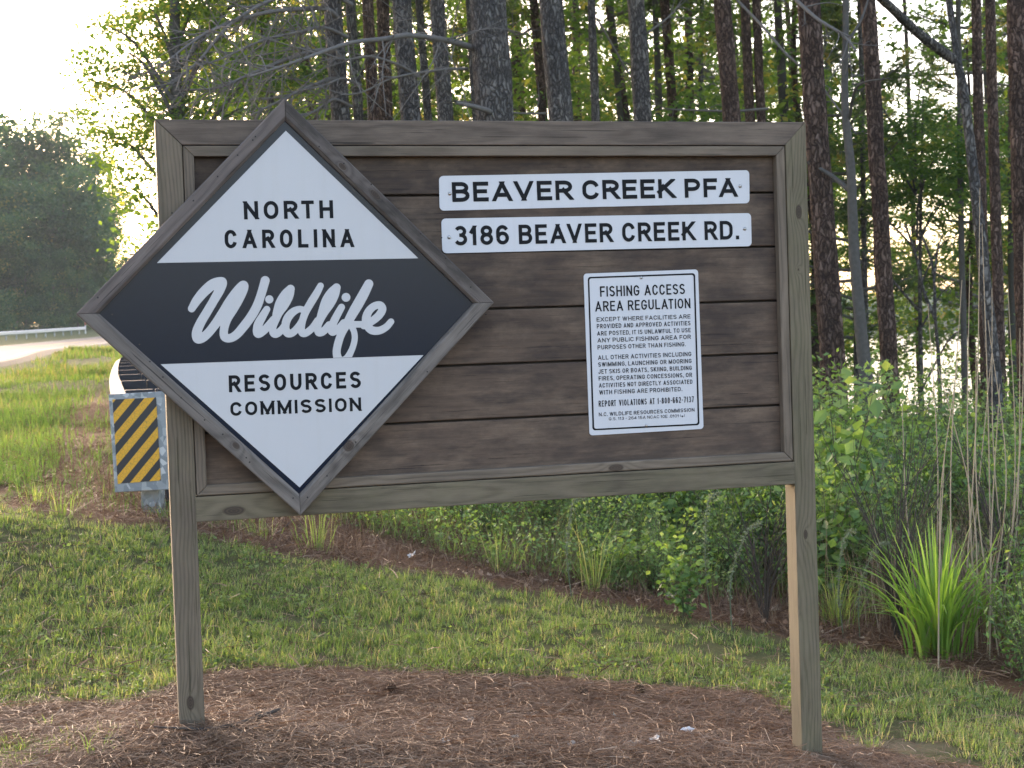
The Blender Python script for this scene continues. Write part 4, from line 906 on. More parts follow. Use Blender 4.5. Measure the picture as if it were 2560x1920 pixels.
# ------------------------------------------------------------------ clumps and single plants
def tuft(px, py, n, H, wd, label, cat, mat, tone=(.3, .9), spread=.12, lean=(.15, .75), name='grass_clump', group=None, curve=1.25, asparts=False):
    p = on_ground(px, py); t_ = empty(name, p, label, cat, group)
    if asparts:
        for k in range(n):
            a = random.uniform(0, 6.28); r_ = abs(random.gauss(0, spread)); h = H*random.uniform(.55, 1.08); l_ = random.uniform(*lean)
            s = np.linspace(0, 1, 8); cx_ = r_*math.cos(a)+math.cos(a)*l_*h*(s**1.8)*.75; cy_ = r_*math.sin(a)+math.sin(a)*l_*h*(s**1.8)*.75; cz_ = h*(s-l_*.45*s**2.6)-.02
            wa = a+math.pi/2+random.gauss(0, .35); w_ = wd*random.uniform(.6, 1.2)*np.sin(np.clip(.28+s*.72, 0, 1)*math.pi)**.6; w_[-1] = .0006
            L_ = np.stack([cx_-math.cos(wa)*w_/2, cy_-math.sin(wa)*w_/2, cz_+w_*.18], 1); Md = np.stack([cx_, cy_, cz_], 1); R2 = np.stack([cx_+math.cos(wa)*w_/2, cy_+math.sin(wa)*w_/2, cz_+w_*.18], 1)
            V = np.vstack([L_, Md, R2]); i = np.arange(7); F = np.vstack([np.stack([i, i+1, i+9, i+8], 1), np.stack([i+8, i+9, i+17, i+16], 1)])
            obj('blade', np_mesh('blade', V, F, mat, True, {'tone': np.full(24, random.uniform(*tone))}), t_)
    else:
        a = rng.uniform(0, 6.28, n); r_ = np.abs(rng.normal(0, spread, n))
        blades(r_*np.cos(a), r_*np.sin(a), np.full(n, -.015), H*rng.uniform(.45, 1.08, n), wd*rng.uniform(.6, 1.2, n), rng.uniform(*lean, n), a+rng.normal(0, .3, n), rng.uniform(*tone, n), 'blades', mat, curve, t_)
    return t_
M_reed = leafy('broad_grass', [(0, (.09, .18, .045)), (.5, (.16, .31, .07)), (1, (.28, .45, .13))], .5, .4)
tuft(2345, 1640, 150, .86, .017, 'bright green clump of broad arching grass in front of the dry stalks', 'grass clump', M_reed, (.1, 1), .09, (.1, 1.15), asparts=True)
tuft(2480, 1610, 60, .75, .013, 'darker green arching grass clump at the right edge beside the bright clump', 'grass clump', M_reed, (0, .5), .12, (.3, 1.), asparts=True)
tuft(2090, 1560, 150, .42, .006, 'low arching grass clump beside the right post', 'grass clump', M_grass, (.2, .8), .10, (.4, 1.2))
for (x, y, h, lb) in [(1250, 1430, .45, 'upright yellow-green grass tuft in the dead grass left of centre'), (1490, 1480, .62, 'tall upright grass tuft standing below the notice'), (790, 1375, .40, 'grass tuft with a small weed just below the diamond tip'),
                      (650, 1345, .22, 'thin grass tuft below the left end of the bottom rail'), (420, 1300, .16, 'small grass tuft at the foot of the guardrail end'), (90, 1260, .22, 'grass tuft on the straw near the left edge'), (150, 1290, .22, 'smaller tuft beside the one near the left edge')]:
    tuft(x, y, 46, h, .006, lb, 'grass tuft', M_grass, (.1, .95), .06, (.1, 1.2), name='grass_tuft')
# tall dry stalks at the right
M_dst = plain('dry_stalk', (.36, .29, .20), .8, 0, .2, 20, .25)
dc = on_ground(2420, 1600); rc = empty('dry_reed_clump', dc, 'tall thin straw-coloured stalks rising out of the thicket at the right', 'dry reeds')
for (xb, yb, xt, yt, D) in [(2345, 1640, 2362, 1130, 7.9), (2365, 1500, 2395, 900, 8.2), (2380, 1500, 2405, 700, 8.3), (2400, 1480, 2450, 470, 8.6), (2440, 1500, 2425, 640, 8.5), (2455, 1480, 2470, 800, 8.6), (2475, 1480, 2455, 560, 8.8), (2490, 1450, 2560, 580, 8.6), (2505, 1450, 2520, 720, 8.9), (2440, 1500, 2340, 900, 8.4), (2470, 1500, 2500, 960, 8.2), (2520, 1450, 2550, 820, 8.9), (2330, 1350, 2320, 760, 9.1), (2495, 1500, 2440, 870, 8.3), (2535, 1500, 2480, 720, 9), (2410, 1450, 2480, 880, 9.0), (2550, 1450, 2570, 640, 9), (2300, 1400, 2255, 1000, 9)]:
    A = at_d(xb, yb, D); A[2] = float(ground(A[0], A[1]))-.03; B = at_d(xt, yt, D+.2); m_ = (A+B)/2+rng.normal(0, .05, 3)*np.array([1, 1, 0])
    Q = spline([A, m_, B], 14); V, F = tube_arrays(Q-dc, np.linspace(.0052, .0018, 14), 5); obj('stalk', np_mesh('stalk', V, F, M_dst, True), rc)
tag(blades(*(lambda n: (dc[0]+rng.normal(.1, .35, n), dc[1]+rng.normal(.3, .3, n), np.full(n, dc[2]-.05)))(900), rng.uniform(.3, 1.1, 900), rng.uniform(.002, .005, 900), rng.uniform(.1, .9, 900), rng.uniform(0, 6.3, 900), rng.uniform(.4, 1, 900), 'dead_leaves', M_dry, 1.3), 'thin dead leaves hanging among the tall stalks', None, None, 'stuff')
# grey-green feathery weeds
M_sage = leafy('feathery_weed', [(0, (.16, .20, .13)), (1, (.28, .33, .22))], .3, .8, (1, 1, .8))
def weed(px, py, H, lean, label):
    p = on_ground(px, py); w_ = empty('feathery_weed', p, label, 'weed', None)
    Q = spline([(0, 0, -.02), (lean*.25*RX[0]-.03, lean*.25*RX[1], H*.5), (lean*.8*RX[0], lean*RX[1], H*.93), (lean*RX[0]+.07, lean*RX[1], H)], 16); V, F = tube_arrays(Q, np.linspace(.004, .0015, 16), 5); obj('stem', np_mesh('stem', V, F, M_sage), w_).data.attributes.new('tone', 'FLOAT', 'POINT')
    m = 240; s = rng.uniform(3, 14.9, m); i0 = s.astype(int); f = (s-i0)[:, None]; c = Q[i0]*(1-f)+Q[i0+1]*f+rng.normal(0, .008, (m, 3))
    obj('foliage', foliage_mesh('foliage', c, .022, M_sage, rng.random(m), asp=.3), w_)
for a in [(1430, 1500, .62, .03, 'feathery grey-green weed with a nodding tip under the notice'), (1780, 1560, .75, .0, 'straight feathery grey-green weed left of the right post'), (1830, 1580, .6, .12, 'slanting feathery weed just left of the right post'), (2110, 1600, .62, .02, 'pale feathery weed close behind the right post'),
          (2150, 1600, .55, .12, 'feathery weed leaning right behind the right post'), (2200, 1500, .95, .05, 'tall feathery weed in the thicket right of the post'), (1540, 1400, .65, .25, 'feathery weed slanting up behind the bottom rail')]: weed(*a)
# bare and light-leaved shrubs that stand out of the thicket
def bare_shrub(px, D, H, label):
    p = CAM+ray(px, 1300)*D; p[2] = float(ground(p[0], p[1])); b_ = empty('bare_shrub', p, label, 'shrub'); L = []; r = np.random.default_rng(int(px))
    for k in range(16):
        a = r.uniform(0, 6.28); h = H*r.uniform(.55, 1.05); l_ = r.uniform(.08, .35)*H; q = spline([(0, 0, -.05), (l_*.3*math.cos(a), l_*.3*math.sin(a), h*.5), (l_*math.cos(a), l_*math.sin(a), h)], 10); L.append(tube_arrays(q, np.linspace(.006, .002, 10), 4))
        for _ in range(5):
            j = r.integers(3, 9); e = q[j]+np.array([math.cos(a+r.normal(0, 1.2))*.12, math.sin(a+r.normal(0, 1.2))*.12, r.uniform(.08, .25)]); L.append(tube_arrays(spline([q[j], (q[j]+e)/2+r.normal(0, .01, 3), e], 4), np.linspace(.0028, .0012, 4), 3))
    V, F = join_arrays(L); obj('stems', np_mesh('stems', V, F, M_twig), b_)
bare_shrub(2235, 8.6, 1.15, 'dark leafless shrub fanning up right of the right post')
bare_shrub(1905, 8.8, .75, 'small bare twiggy shrub seen under the right end of the board')
bare_shrub(2520, 8.9, 1.3, 'leafless reddish shrub behind the tall dry stalks')
protos.append(bush_proto(105, 1.0, .3, 14, 30, .075, .7))
for px, D, sc, lb in ((2105, 10.5, 1.55, 'tall light green sapling-like bush touching the right post'), (2070, 9.5, 1.1, 'light green broad-leaved bush low behind the right post'), (1700, 8.6, .6, 'broad-leaved bright bush under the notice side of the board')):
    p = CAM+ray(px, 1300)*D; place_bush(float(p[0]), float(p[1]), 5, sc, lb, None, px*.1)
# litter
M_leafd = plain('dead_leaf', (.42, .33, .25), .8, 0, .3, 30, .3); M_leafp = plain('pale_dead_leaf', (.62, .58, .52), .7, 0, .3, 30, .2); M_scrap = plain('white_scrap', (.78, .78, .78), .6)
def dleaf(px, py, s, mat, label, group=None, name='dead_leaf', cat='leaf'):
    p = on_ground(px, py); p = p+np.array([0, 0, .03]); n = 7; V = [(0, 0, 0)]; a0 = random.uniform(0, 6.28)
    for k in range(12):
        a = a0+k/12*2*math.pi; r_ = s*(.36+.18*(k % 2)+.10*random.random())*(1.25 if abs(math.cos(a-a0)) > .7 else .8); V.append((r_*math.cos(a), r_*math.sin(a), random.uniform(-.10, .42)*s))
    me = py_mesh(name, V+[(x, y, z-.0012) for x, y, z in V], [[0, k+1, (k+1) % 12+1] for k in range(12)]+[[13, 13+(k+1) % 12+1, 13+k+1] for k in range(12)], mat)
    o = obj(name, me, None, p); o.rotation_euler = (random.uniform(-.5, .5), random.uniform(-.4, .4), 0); tag(o, label, cat, group)
for (x, y, s, m, l) in [(1538, 1812, .045, M_leafp, 'curled tan leaf on the mulch below the notice'), (1638, 1870, .05, M_leafp, 'greyish leaf nearest the white scrap on the mulch'), (1430, 1880, .035, M_leafp, 'small pale leaf pair low on the mulch'), (1180, 1818, .03, M_leafd, 'brown leaf in the middle of the mulch'), (1115, 1875, .03, M_leafp, 'small pale leaf low in the mulch centre'),
                        (1583, 1880, .04, M_leafd, 'folded brown leaf beside the greyish leaf'), (1290, 1865, .03, M_leafd, 'reddish brown leaf near the lower edge'), (1110, 1360, .09, M_leafd, 'big tan leaf caught in the dead grass behind the rail'), (1030, 1400, .06, M_leafp, 'pale leaf at the back edge of the lawn'), (1680, 1505, .07, M_leafp, 'white curled leaf left of the right post'), (1755, 1455, .07, M_leafd, 'tan leaf hanging in the weeds left of the right post'), (1925, 1540, .09, M_leafd, 'large brown leaf at the right post foot of the thicket')]:
    dleaf(x, y, s, m, l)
dleaf(1720, 1848, .04, M_scrap, 'small white scrap lying on the mulch', None, 'white_scrap', 'litter')
# leaf litter of the strip, uncountable
P, t = scatter_view(1400, (900, 2600), (1380, 1660)); d_ = P[:, 1]-back_y(P[:, 0]); k = (d_ > -.05) & (d_ < 1.2) & (P[:, 0] > 1.2-.0); P = P[k]; P[:, 2] += .03
tag(obj('leaf_litter', foliage_mesh('leaf_litter', P, rng.uniform(.02, .06, len(P)), M_straw, rng.uniform(.3, 1, len(P)), up=.8, asp=.7)), 'brown fallen leaves along the foot of the thicket', None, None, 'stuff')
# clover-like flat weeds in the lawn
P, t = scatter_view(5200, (-200, 2700), (1300, 1780)); s_, l_, p_ = zones(P[:, 0], P[:, 1]); k = (l_ > .5) & (rng.random(len(P)) < np.clip(4*(fbm(P[:, 0], P[:, 1], 3.5, 70)-.45), 0, 1)); P = P[k]
rep = np.repeat(np.arange(len(P)), 6); Q = P[rep]+rng.normal(0, .018, (len(rep), 3)); Q[:, 2] = P[rep, 2]+rng.uniform(.01, .045, len(rep))
tag(obj('lawn_weeds', foliage_mesh('lawn_weeds', Q, rng.uniform(.012, .03, len(Q)), M_grass, rng.uniform(.0, .75, len(Q)), up=1., asp=.7)), 'broad-leaved weeds flat among the lawn grass', None, None, 'stuff')
# the fallen stick at the left post and two small ones
def stick(pts, r0, r1, label, twigs=()):
    P = np.array([on_ground(*p) for p in pts])+np.array([0, 0, .04]); s_o = empty('fallen_stick', P[0], label, 'stick')
    V, F = tube_arrays(spline(P, 24)-P[0], np.linspace(r1, r0, 24)*(1+.1*np.sin(np.arange(24)*2.1)), 7, wob=.08); obj('stem', np_mesh('stem', V, F, M_twig, True), s_o)
    for tw in twigs:
        Q = np.array([on_ground(*p) for p in tw])+np.array([0, 0, .05]); V, F = tube_arrays(spline(Q, 8)-P[0], np.linspace(.003, .0012, 8), 5); obj('twig', np_mesh('twig', V, F, M_twig), s_o)
stick([(388, 1846), (450, 1850), (520, 1851), (575, 1843), (640, 1822), (700, 1800)], .008, .004, 'long crooked stick lying on the mulch at the foot of the left post', [[(575, 1843), (590, 1855), (620, 1870)], [(640, 1822), (660, 1815), (676, 1830)]])
stick([(225, 1872), (270, 1876), (305, 1871)], .004, .002, 'short dark stick on the mulch left of the long one')
stick([(690, 1350), (715, 1330), (735, 1312)], .006, .003, 'short pale stick in the dead grass below the diamond')
# pine cones
M_cone = plain('pine_cone', (.09, .055, .035), .9, 0, .2, 60, .4)
for (x, y, l) in [(970, 1742, 'dark pine cone on the mulch left of centre'), (1600, 1745, 'dark pine cone on the mulch, upper right'), (1450, 1750, 'pine cone near the mulch edge right of centre')]:
    p = on_ground(x, y)+np.array([0, 0, .03]); V = []; F = []
    for k in range(40):
        a = k*2.4; s = k/39; r_ = .02*math.sin(.35+s*2.5); z = (s-.5)*.05; c = np.array([r_*math.cos(a), r_*math.sin(a), z]); b0 = len(V); e = np.array([-math.sin(a), math.cos(a), 0])*.008
        V += [c*.4-e, c*.4+e, c*1.35+np.array([0, 0, .006])+e*.6, c*1.35+np.array([0, 0, .006])-e*.6]; F.append([b0, b0+1, b0+2, b0+3])
    o = obj('pine_cone', py_mesh('pine_cone', V, F, M_cone), None, p, (1.3, .3, random.uniform(0, 6))); tag(o, l, 'pine cone')

# ------------------------------------------------------------------ trees
M_barkg = bark('grey_bark', (.09, .083, .078), (.18, .164, .150), (.30, .28, .25))
M_barkr = bark('red_bark', (.075, .050, .040), (.165, .105, .080), (.29, .20, .16))
M_barks = plain('smooth_bark', (.085, .08, .072), .9, 0, .2, 22, .5, .9)
M_dbr = plain('dead_branch', (.15, .14, .13), .9, 0, .2, 18, .3, .3)
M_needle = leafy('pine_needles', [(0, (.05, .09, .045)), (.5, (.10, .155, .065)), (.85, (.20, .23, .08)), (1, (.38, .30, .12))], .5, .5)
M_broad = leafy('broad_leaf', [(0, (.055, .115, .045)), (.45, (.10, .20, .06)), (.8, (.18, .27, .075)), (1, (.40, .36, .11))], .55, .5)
M_broadd = leafy('dark_broad_leaf', [(0, (.035, .095, .055)), (.5, (.065, .155, .075)), (.85, (.12, .22, .09)), (1, (.26, .28, .10))], .4, .5)
def needle_clumps(Cn, dirn, per, Ln, wd, r):
    n = len(Cn)*per; c = np.repeat(Cn, per, 0); d = np.repeat(dirn, per, 0)*.9+r.normal(0, .55, (n, 3)); d /= np.linalg.norm(d, axis=1)[:, None]
    e = r.normal(size=(n, 3)); e = np.cross(d, e); e /= np.linalg.norm(e, axis=1)[:, None]; L = Ln*r.uniform(.6, 1.1, (n, 1)); st = c-np.repeat(dirn, per, 0)*Ln*r.uniform(0, .8, (n, 1))
    V = np.stack([st-e*wd/2, st+e*wd/2, st+d*L], 1).reshape(-1, 3); return V, np.arange(n*3).reshape(-1, 3)
def pine_crown(seed, H, R_, nb_, cpb, per, Ln, wd, low=0.):
    """crown 0..H over its own base: whorled limbs with tufts of needles towards their ends"""
    r = np.random.default_rng(seed); br = []; Cs = []; Ds = []; tn = []
    for k in range(nb_):
        z = H*(low+(1-low)*(k+.5)/nb_); rel = (k+.5)/nb_; L = R_*(1-.75*rel**1.6)*r.uniform(.6, 1.1); a = r.uniform(0, 6.28); up = L*r.uniform(-.05, .45)
        Q = spline([(0, 0, z), (L*.5*math.cos(a), L*.5*math.sin(a), z+up*.3), (L*math.cos(a+.15), L*math.sin(a+.15), z+up)], 8); br.append(tube_arrays(Q, np.linspace(.045, .012, 8), 4))
        for q in range(cpb):
            s = r.uniform(.35, 1)**.7*7; i0 = min(int(s), 6); c = Q[i0]+(Q[i0+1]-Q[i0])*(s-i0)+r.normal(0, .16*L**.5, 3)*np.array([1, 1, .55]); d = np.array([math.cos(a), math.sin(a), .5])+r.normal(0, .5, 3); d /= np.linalg.norm(d); Cs.append(c); Ds.append(d)
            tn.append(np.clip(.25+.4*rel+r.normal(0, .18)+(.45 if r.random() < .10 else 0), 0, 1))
    V, F = needle_clumps(np.array(Cs), np.array(Ds), per, Ln, wd, r); tone = np.repeat(np.repeat(tn, per), 3)
    Vb, Fb = join_arrays(br); return np_mesh('crown', V, F, M_needle, False, {'tone': tone}), np_mesh('limbs', Vb, Fb, M_dbr)
def broad_crown(seed, lobes, nleaf, ls, mat, flat=.5, nspray=60, spr=.45, up=.5, mu=.35):
    """lobes: (x, y, z, rx, rz) ellipsoids; leaves sit in flattened sprays so that gaps remain"""
    r = np.random.default_rng(seed); Cn = []; tn = []; tot = sum(l[3]**2*l[4] for l in lobes)
    for (x, y, z, a, c) in lobes:
        m = max(4, int(nspray*a*a*c/tot)); per = max(3, int(nleaf*a*a*c/tot/m))
        d = r.normal(size=(m, 3)); d /= np.linalg.norm(d, axis=1)[:, None]; s = d*(r.uniform(.25, 1, (m, 1))**.45)*np.array([a, a, c])+np.array([x, y, z])
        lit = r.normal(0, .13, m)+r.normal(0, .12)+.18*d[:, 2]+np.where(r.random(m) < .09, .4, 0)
        q = np.repeat(s, per, 0)+r.normal(0, 1, (m*per, 3))*np.array([spr, spr, spr*flat])*.6
        Cn.append(q); tn.append(mu+np.repeat(lit, per)+r.normal(0, .1, m*per))
    Cn = np.concatenate(Cn); return foliage_mesh('crown', Cn, r.uniform(.6, 1.3, len(Cn))*ls, mat, np.concatenate(tn), up=up, asp=.6)
crownP = [pine_crown(300+k, 9, 3.0, 26, 20, 14, .34, .035) for k in range(3)]
def make_trunk(tree, A, dirv, L, r0, taper, mat, nseg=40, n=18, seed=0, bend=.06, name='trunk'):
    r = np.random.default_rng(seed+900); s = np.linspace(0, 1, nseg); o1 = np.cumsum(r.normal(0, 1, nseg)); o1 -= o1[0]; o2 = np.cumsum(r.normal(0, 1, nseg)); o2 -= o2[0]
    P = A[None]+dirv[None]*(s*L)[:, None]+np.stack([o1, o2, 0*o1], 1)*bend*.08
    R_ = r0*(1-s*taper)*(1+.35*np.exp(-s*L/.35)); V, F = tube_arrays(P, R_, n, wob=.03, seed=seed); return obj(name, np_mesh(name, V, F, mat, True), tree), P, R_
def pine(xt, yt, xb, yb, wpx, D, matk, label, H=19., seed=0, name='pine_tree', crown=True, group=None, side=1.):
    A0 = at_d(xb, yb, D); B0 = at_d(xt, yt, D); d = (B0-A0)/np.linalg.norm(B0-A0); base = A0.copy()
    for _ in range(6): base = A0+d*((float(ground(base[0], base[1]))-A0[2])/d[2])
    up0 = np.linalg.norm(A0-base); r_mid = wpx/FPX*D/2; tp = .55; r0 = r_mid/(1-tp*min(.8, (up0+1.5)/H))
    t_ = empty(name, base, label, 'pine tree' if name == 'pine_tree' else 'tree', group); st = -d*.25
    tr, P, R_ = make_trunk(t_, st, d, H, r0, tp, {'g': M_barkg, 'r': M_barkr, 's': M_barks}[matk], 50, 20 if wpx > 30 else 12, seed)
    if crown:
        m = crownP[seed % 3]; cz = d*(H-8.6)
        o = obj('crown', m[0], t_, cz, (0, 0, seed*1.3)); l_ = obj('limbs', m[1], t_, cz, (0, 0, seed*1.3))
    return t_, base
PX = [  # top x,y / bottom x,y / width px / distance / bark / label
 (1218, 0, 1238, 310, 92, 17.5, 'g', 'thickest grey pine trunk right behind the middle of the sign'),
 (1375, 0, 1402, 310, 60, 19.5, 'g', 'stout dark pine just right of the thickest trunk'),
 (1482, 0, 1494, 310, 21, 24, 'g', 'slim dark pine between the stout pine and the next grey one'),
 (1586, 0, 1608, 310, 44, 22, 'g', 'grey pine above the left half of the name plate'),
 (1660, 0, 1683, 310, 24, 30, 'r', 'narrow reddish pine above the name plate'),
 (1333, 0, 1358, 310, 23, 31, 'r', 'reddish pine close on the left of the stout dark pine'),
 (1285, 0, 1305, 310, 28, 38, 'r', 'pale distant pine in the gap right of the thickest trunk'),
 (1097, 0, 1117, 310, 39, 22, 'g', 'grey pine second to the left of the thickest trunk'),
 (1003, 0, 1028, 310, 48, 19, 'g', 'rough grey pine right of the reddish pair'),
 (835, 0, 857, 310, 46, 18.5, 'g', 'leftmost of the stout grey pines, carrying dead limbs'),
 (873, 0, 895, 310, 26, 25, 'g', 'slim pine touching the right side of the leftmost stout one'),
 (919, 0, 936, 310, 30, 24, 'r', 'left one of the reddish pair of pines'),
 (958, 0, 966, 310, 32, 26, 'r', 'right one of the reddish pair of pines'),
 (1047, 0, 1073, 310, 20, 27, 'g', 'slim dark pine left of the second grey pine'),
 (806, 0, 818, 310, 15, 27, 'g', 'thin pine at the left end of the trunk row'),
 (1169, 0, 1184, 310, 16, 26, 'g', 'thin pine peeping out left of the thickest trunk'),
 (1525, 0, 1550, 310, 15, 32, 's', 'thin leaning trunk right of the slim dark pine'),
 (1440, 60, 1444, 310, 20, 40, 'r', 'far reddish trunk between two dark pines'),
 (1721, 60, 1724, 310, 22, 38, 'r', 'far trunk above the right half of the name plate'),
 (1814, 0, 1833, 310, 43, 21, 'r', 'reddish pine over the right part of the top rail'),
 (1862, 0, 1876, 310, 25, 27, 'r', 'left one of two slim pines near the top right corner'),
 (1889, 0, 1903, 310, 22, 27, 'r', 'right one of two slim pines near the top right corner'),
 (2028, 0, 2078, 844, 60, 16.5, 'r', 'stout plated pine just right of the right post'),
 (2170, 0, 2227, 964, 42, 18, 'r', 'tall reddish pine standing in front of the lake gap'),
 (2436, 0, 2452, 540, 26, 24, 'r', 'slim pine half hidden by the dark leaning tree'),
 (2480, 0, 2500, 900, 28, 22, 'r', 'straight reddish pine between the leaning tree and the right edge'),
 (2545, 0, 2575, 900, 58, 17, 'r', 'broad plated pine cut by the right edge'),
 (2036, 416, 2048, 922, 16, 30, 'g', 'thin dark trunk hugging the right post'),
 (2160, 480, 2170, 940, 14, 28, 'g', 'thin dark trunk in the shade of the tall reddish pine'),
 (2404, 300, 2412, 900, 15, 26, 's', 'thin pale trunk left of the dark leaning tree'),
 (1965, 0, 1985, 310, 14, 44, 'r', 'thin far trunk behind the top right corner'),
 (2260, 0, 2290, 700, 12, 45, 'r', 'thin far pine seen through the lake gap'),
 (2380, 0, 2300, 10, 1, 60, 'g', None)]
TREES = {}
for k, (xt, yt, xb, yb, w_, D, mk_, lb) in enumerate(PX):
    if lb is None: continue
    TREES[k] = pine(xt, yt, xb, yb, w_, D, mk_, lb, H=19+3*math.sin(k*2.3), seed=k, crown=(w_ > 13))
# grey crooked tree and dark leaning tree: several points each
def bent_tree(pts, D, w0, w1, mat, label, limbs, name='tree', cat='tree', extra=6., crown=None):
    A = np.array([at_d(x, y, D) for x, y in pts]); base = A[0].copy(); base[2] = float(ground(base[0], base[1]))
    t_ = empty(name, base, label, cat); P = np.vstack([base-np.array([0, 0, .2]), A[1:] if A[0][2] < base[2] else A]); top = P[-1]+(P[-1]-P[-2])/np.linalg.norm(P[-1]-P[-2])*extra; P = np.vstack([P, top])-base
    Q = spline(P, 60); R_ = np.linspace(w0, w1*.5, 60)/FPX*D/2; V, F = tube_arrays(Q, R_, 16, wob=.04, seed=len(pts)); obj('trunk', np_mesh('trunk', V, F, mat, True), t_)
    for (lp, a, b_) in limbs:
        Lp = np.array([at_d(x, y, D+dd) for x, y, dd in lp])-base; q = spline(Lp, 18); V, F = tube_arrays(q, np.linspace(a, b_, 18)/FPX*D/2, 9, wob=.05); obj('limb', np_mesh('limb', V, F, mat, True), t_)
    return t_, base
bent_tree([(2166, 980), (2150, 800), (2135, 620), (2127, 422), (2112, 250), (2115, 0)], 16, 38, 22, M_barks, 'crooked grey trunk between the stout pine and the tall reddish pine', [([(2128, 480, 0), (2080, 440, .3), (2020, 405, .5)], 14, 8), ([(2122, 300, 0), (2145, 215, -.4), (2225, 195, -.8)], 9, 3), ([(2115, 110, 0), (2150, 55, .3), (2170, 0, .6)], 9, 5)])
bent_tree([(2490, 1000), (2462, 700), (2446, 542), (2411, 241), (2395, 160), (2372, 0)], 15.5, 38, 26, M_barkg, 'dark leaning tree with one thick limb reaching up to the left', [([(2385, 150, 0), (2330, 110, -.2), (2270, 60, -.5), (2235, 25, -.8), (2195, -10, -1.1)], 26, 20)])
bent_tree([(2350, 1000), (2347, 905), (2338, 796)], 24, 14, 10, M_barkg, 'small forked sapling against the bright lake', [([(2338, 796, 0), (2310, 730, 0), (2290, 640, 0), (2263, 560, 0)], 10, 5), ([(2338, 796, 0), (2335, 700, .2), (2325, 640, .3), (2300, 580, .3)], 8, 5), ([(2335, 700, .2), (2345, 620, .3), (2358, 585, .3)], 7, 3)], extra=.1)
bent_tree([(690, 560), (678, 290), (672, 200), (655, 60)], 24, 26, 18, M_barks, 'slender grey trunk above the diamond tip behind dead branches', [([(665, 120, 0), (700, 40, .3), (745, -30, .5)], 8, 5)])
# dead branches, children of the pine that bears them
def limb_on(tree_key, pts, w0, w1, D=None, tw=0, seed=0, spread=.7, tl=1.):
    t_, base = TREES[tree_key]; D = PX[tree_key][5] if D is None else D
    P = np.array([at_d(p[0], p[1], D+(p[2] if len(p) > 2 else 0)) for p in pts])-base; q = spline(P, max(10, len(pts)*6)); n = len(q)
    L = [tube_arrays(q, np.linspace(w0, w1, n)/FPX*D/2, 8, wob=.05, seed=seed)]; r = np.random.default_rng(seed+50)
    for k in range(tw):
        i = int(r.uniform(.12, .97)*(n-1)); i = min(i, n-2); d = q[i+1]-q[i]; d /= np.linalg.norm(d); s = r.normal(0, 1, 3); s[2] *= 1.0; s /= np.linalg.norm(s); dd = d*r.uniform(.3, 1)+s*spread; dd /= np.linalg.norm(dd); ln_ = tl*r.uniform(.25, 1.0)
        m = q[i]+dd*ln_*.5+r.normal(0, .05, 3); e = q[i]+dd*ln_+np.array([0, 0, -.08*ln_])+r.normal(0, .08, 3); Q2 = spline([q[i], m, e], 7); L.append(tube_arrays(Q2, np.linspace(.009, .003, 7), 4))
        for _ in range(3):
            j = r.integers(2, 6); s2 = r.normal(0, 1, 3); s2 /= np.linalg.norm(s2); e2 = Q2[j]+(dd*.6+s2*.6)*ln_*r.uniform(.2, .5); L.append(tube_arrays(spline([Q2[j], (Q2[j]+e2)/2+r.normal(0, .02, 3), e2], 4), np.linspace(.0045, .002, 4), 3))
    V, F = join_arrays(L); obj('dead_branch', np_mesh('dead_branch', V, F, M_dbr, True), t_)
S1 = 1.1573
def dp(*L): return [tuple([a[0]*S1, a[1]*S1]+list(a[2:])) for a in L]
limb_on(0, dp((1022, 104), (985, 92, -.4), (935, 82, -.8), (880, 76, -1.2), (830, 84, -1.6), (760, 92, -2), (690, 115, -2.2), (620, 140, -2.4), (540, 165, -2.5)), 17, 5, tw=26, seed=1, tl=1.1)
limb_on(0, dp((1075, 250), (1050, 238, -.3), (1015, 228, -.5), (985, 222, -.6)), 17, 9, seed=2)
limb_on(0, dp((1010, 148), (960, 150, -.3), (890, 160, -.5), (840, 172, -.5), (780, 200, -.5), (735, 205, -.5)), 8, 3, tw=9, seed=3, tl=.6)
limb_on(9, dp((780, 185), (740, 170, -.2), (700, 185, -.5), (640, 200, -.8), (600, 225, -1)), 8, 3, tw=12, seed=4, tl=.9)
limb_on(8, dp((905, 165), (860, 140, -.4), (800, 122, -.7), (740, 128, -.9), (660, 105, -1.2), (560, 120, -1.6)), 9, 3, tw=16, seed=5, tl=.9)
limb_on(9, dp((735, 45), (705, 20, -.3), (640, 20, -.8), (560, 30, -1.3), (470, 60, -1.8), (410, 95, -2.2), (340, 150, -2.5)), 14, 4, tw=34, seed=6, tl=1.2)
limb_on(9, dp((740, 110), (680, 110, -.4), (600, 135, -.9), (530, 165, -1.3), (470, 190, -1.6), (380, 195, -2)), 12, 4, tw=34, seed=7, tl=1.2)
limb_on(9, dp((745, 165), (700, 175, -.3), (640, 200, -.8), (590, 225, -1.0), (540, 250, -1.2)), 10, 4, tw=26, seed=8, tl=1.)
limb_on(9, dp((760, 10), (700, -20, -.3), (600, -5, -1), (500, 50, -1.7), (430, 130, -2.1), (350, 200, -2.5)), 12, 4, tw=34, seed=9, tl=1.3)
limb_on(9, dp((750, 80), (700, 60, -.3), (640, 70, -.9), (560, 90, -1.2), (470, 130, -1.7), (420, 140, -2)), 10, 3, tw=30, seed=10, tl=1.2)
limb_on(9, dp((760, 230), (720, 215, -.3), (680, 240, -.5), (640, 250, -.7)), 9, 4, tw=16, seed=11, tl=.8)
limb_on(19, dp((1592, 0), (1650, 60, -1), (1700, 118, -1.4), (1760, 170, -1.6), (1800, 220, -1.8), (1850, 290, -2)), 7, 4, tw=7, seed=12, tl=.8)
limb_on(4, dp((1660, 235), (1580, 240, .1), (1500, 238, .2), (1440, 236, .4)), 7, 4, 23, tw=8, seed=13, tl=.6)
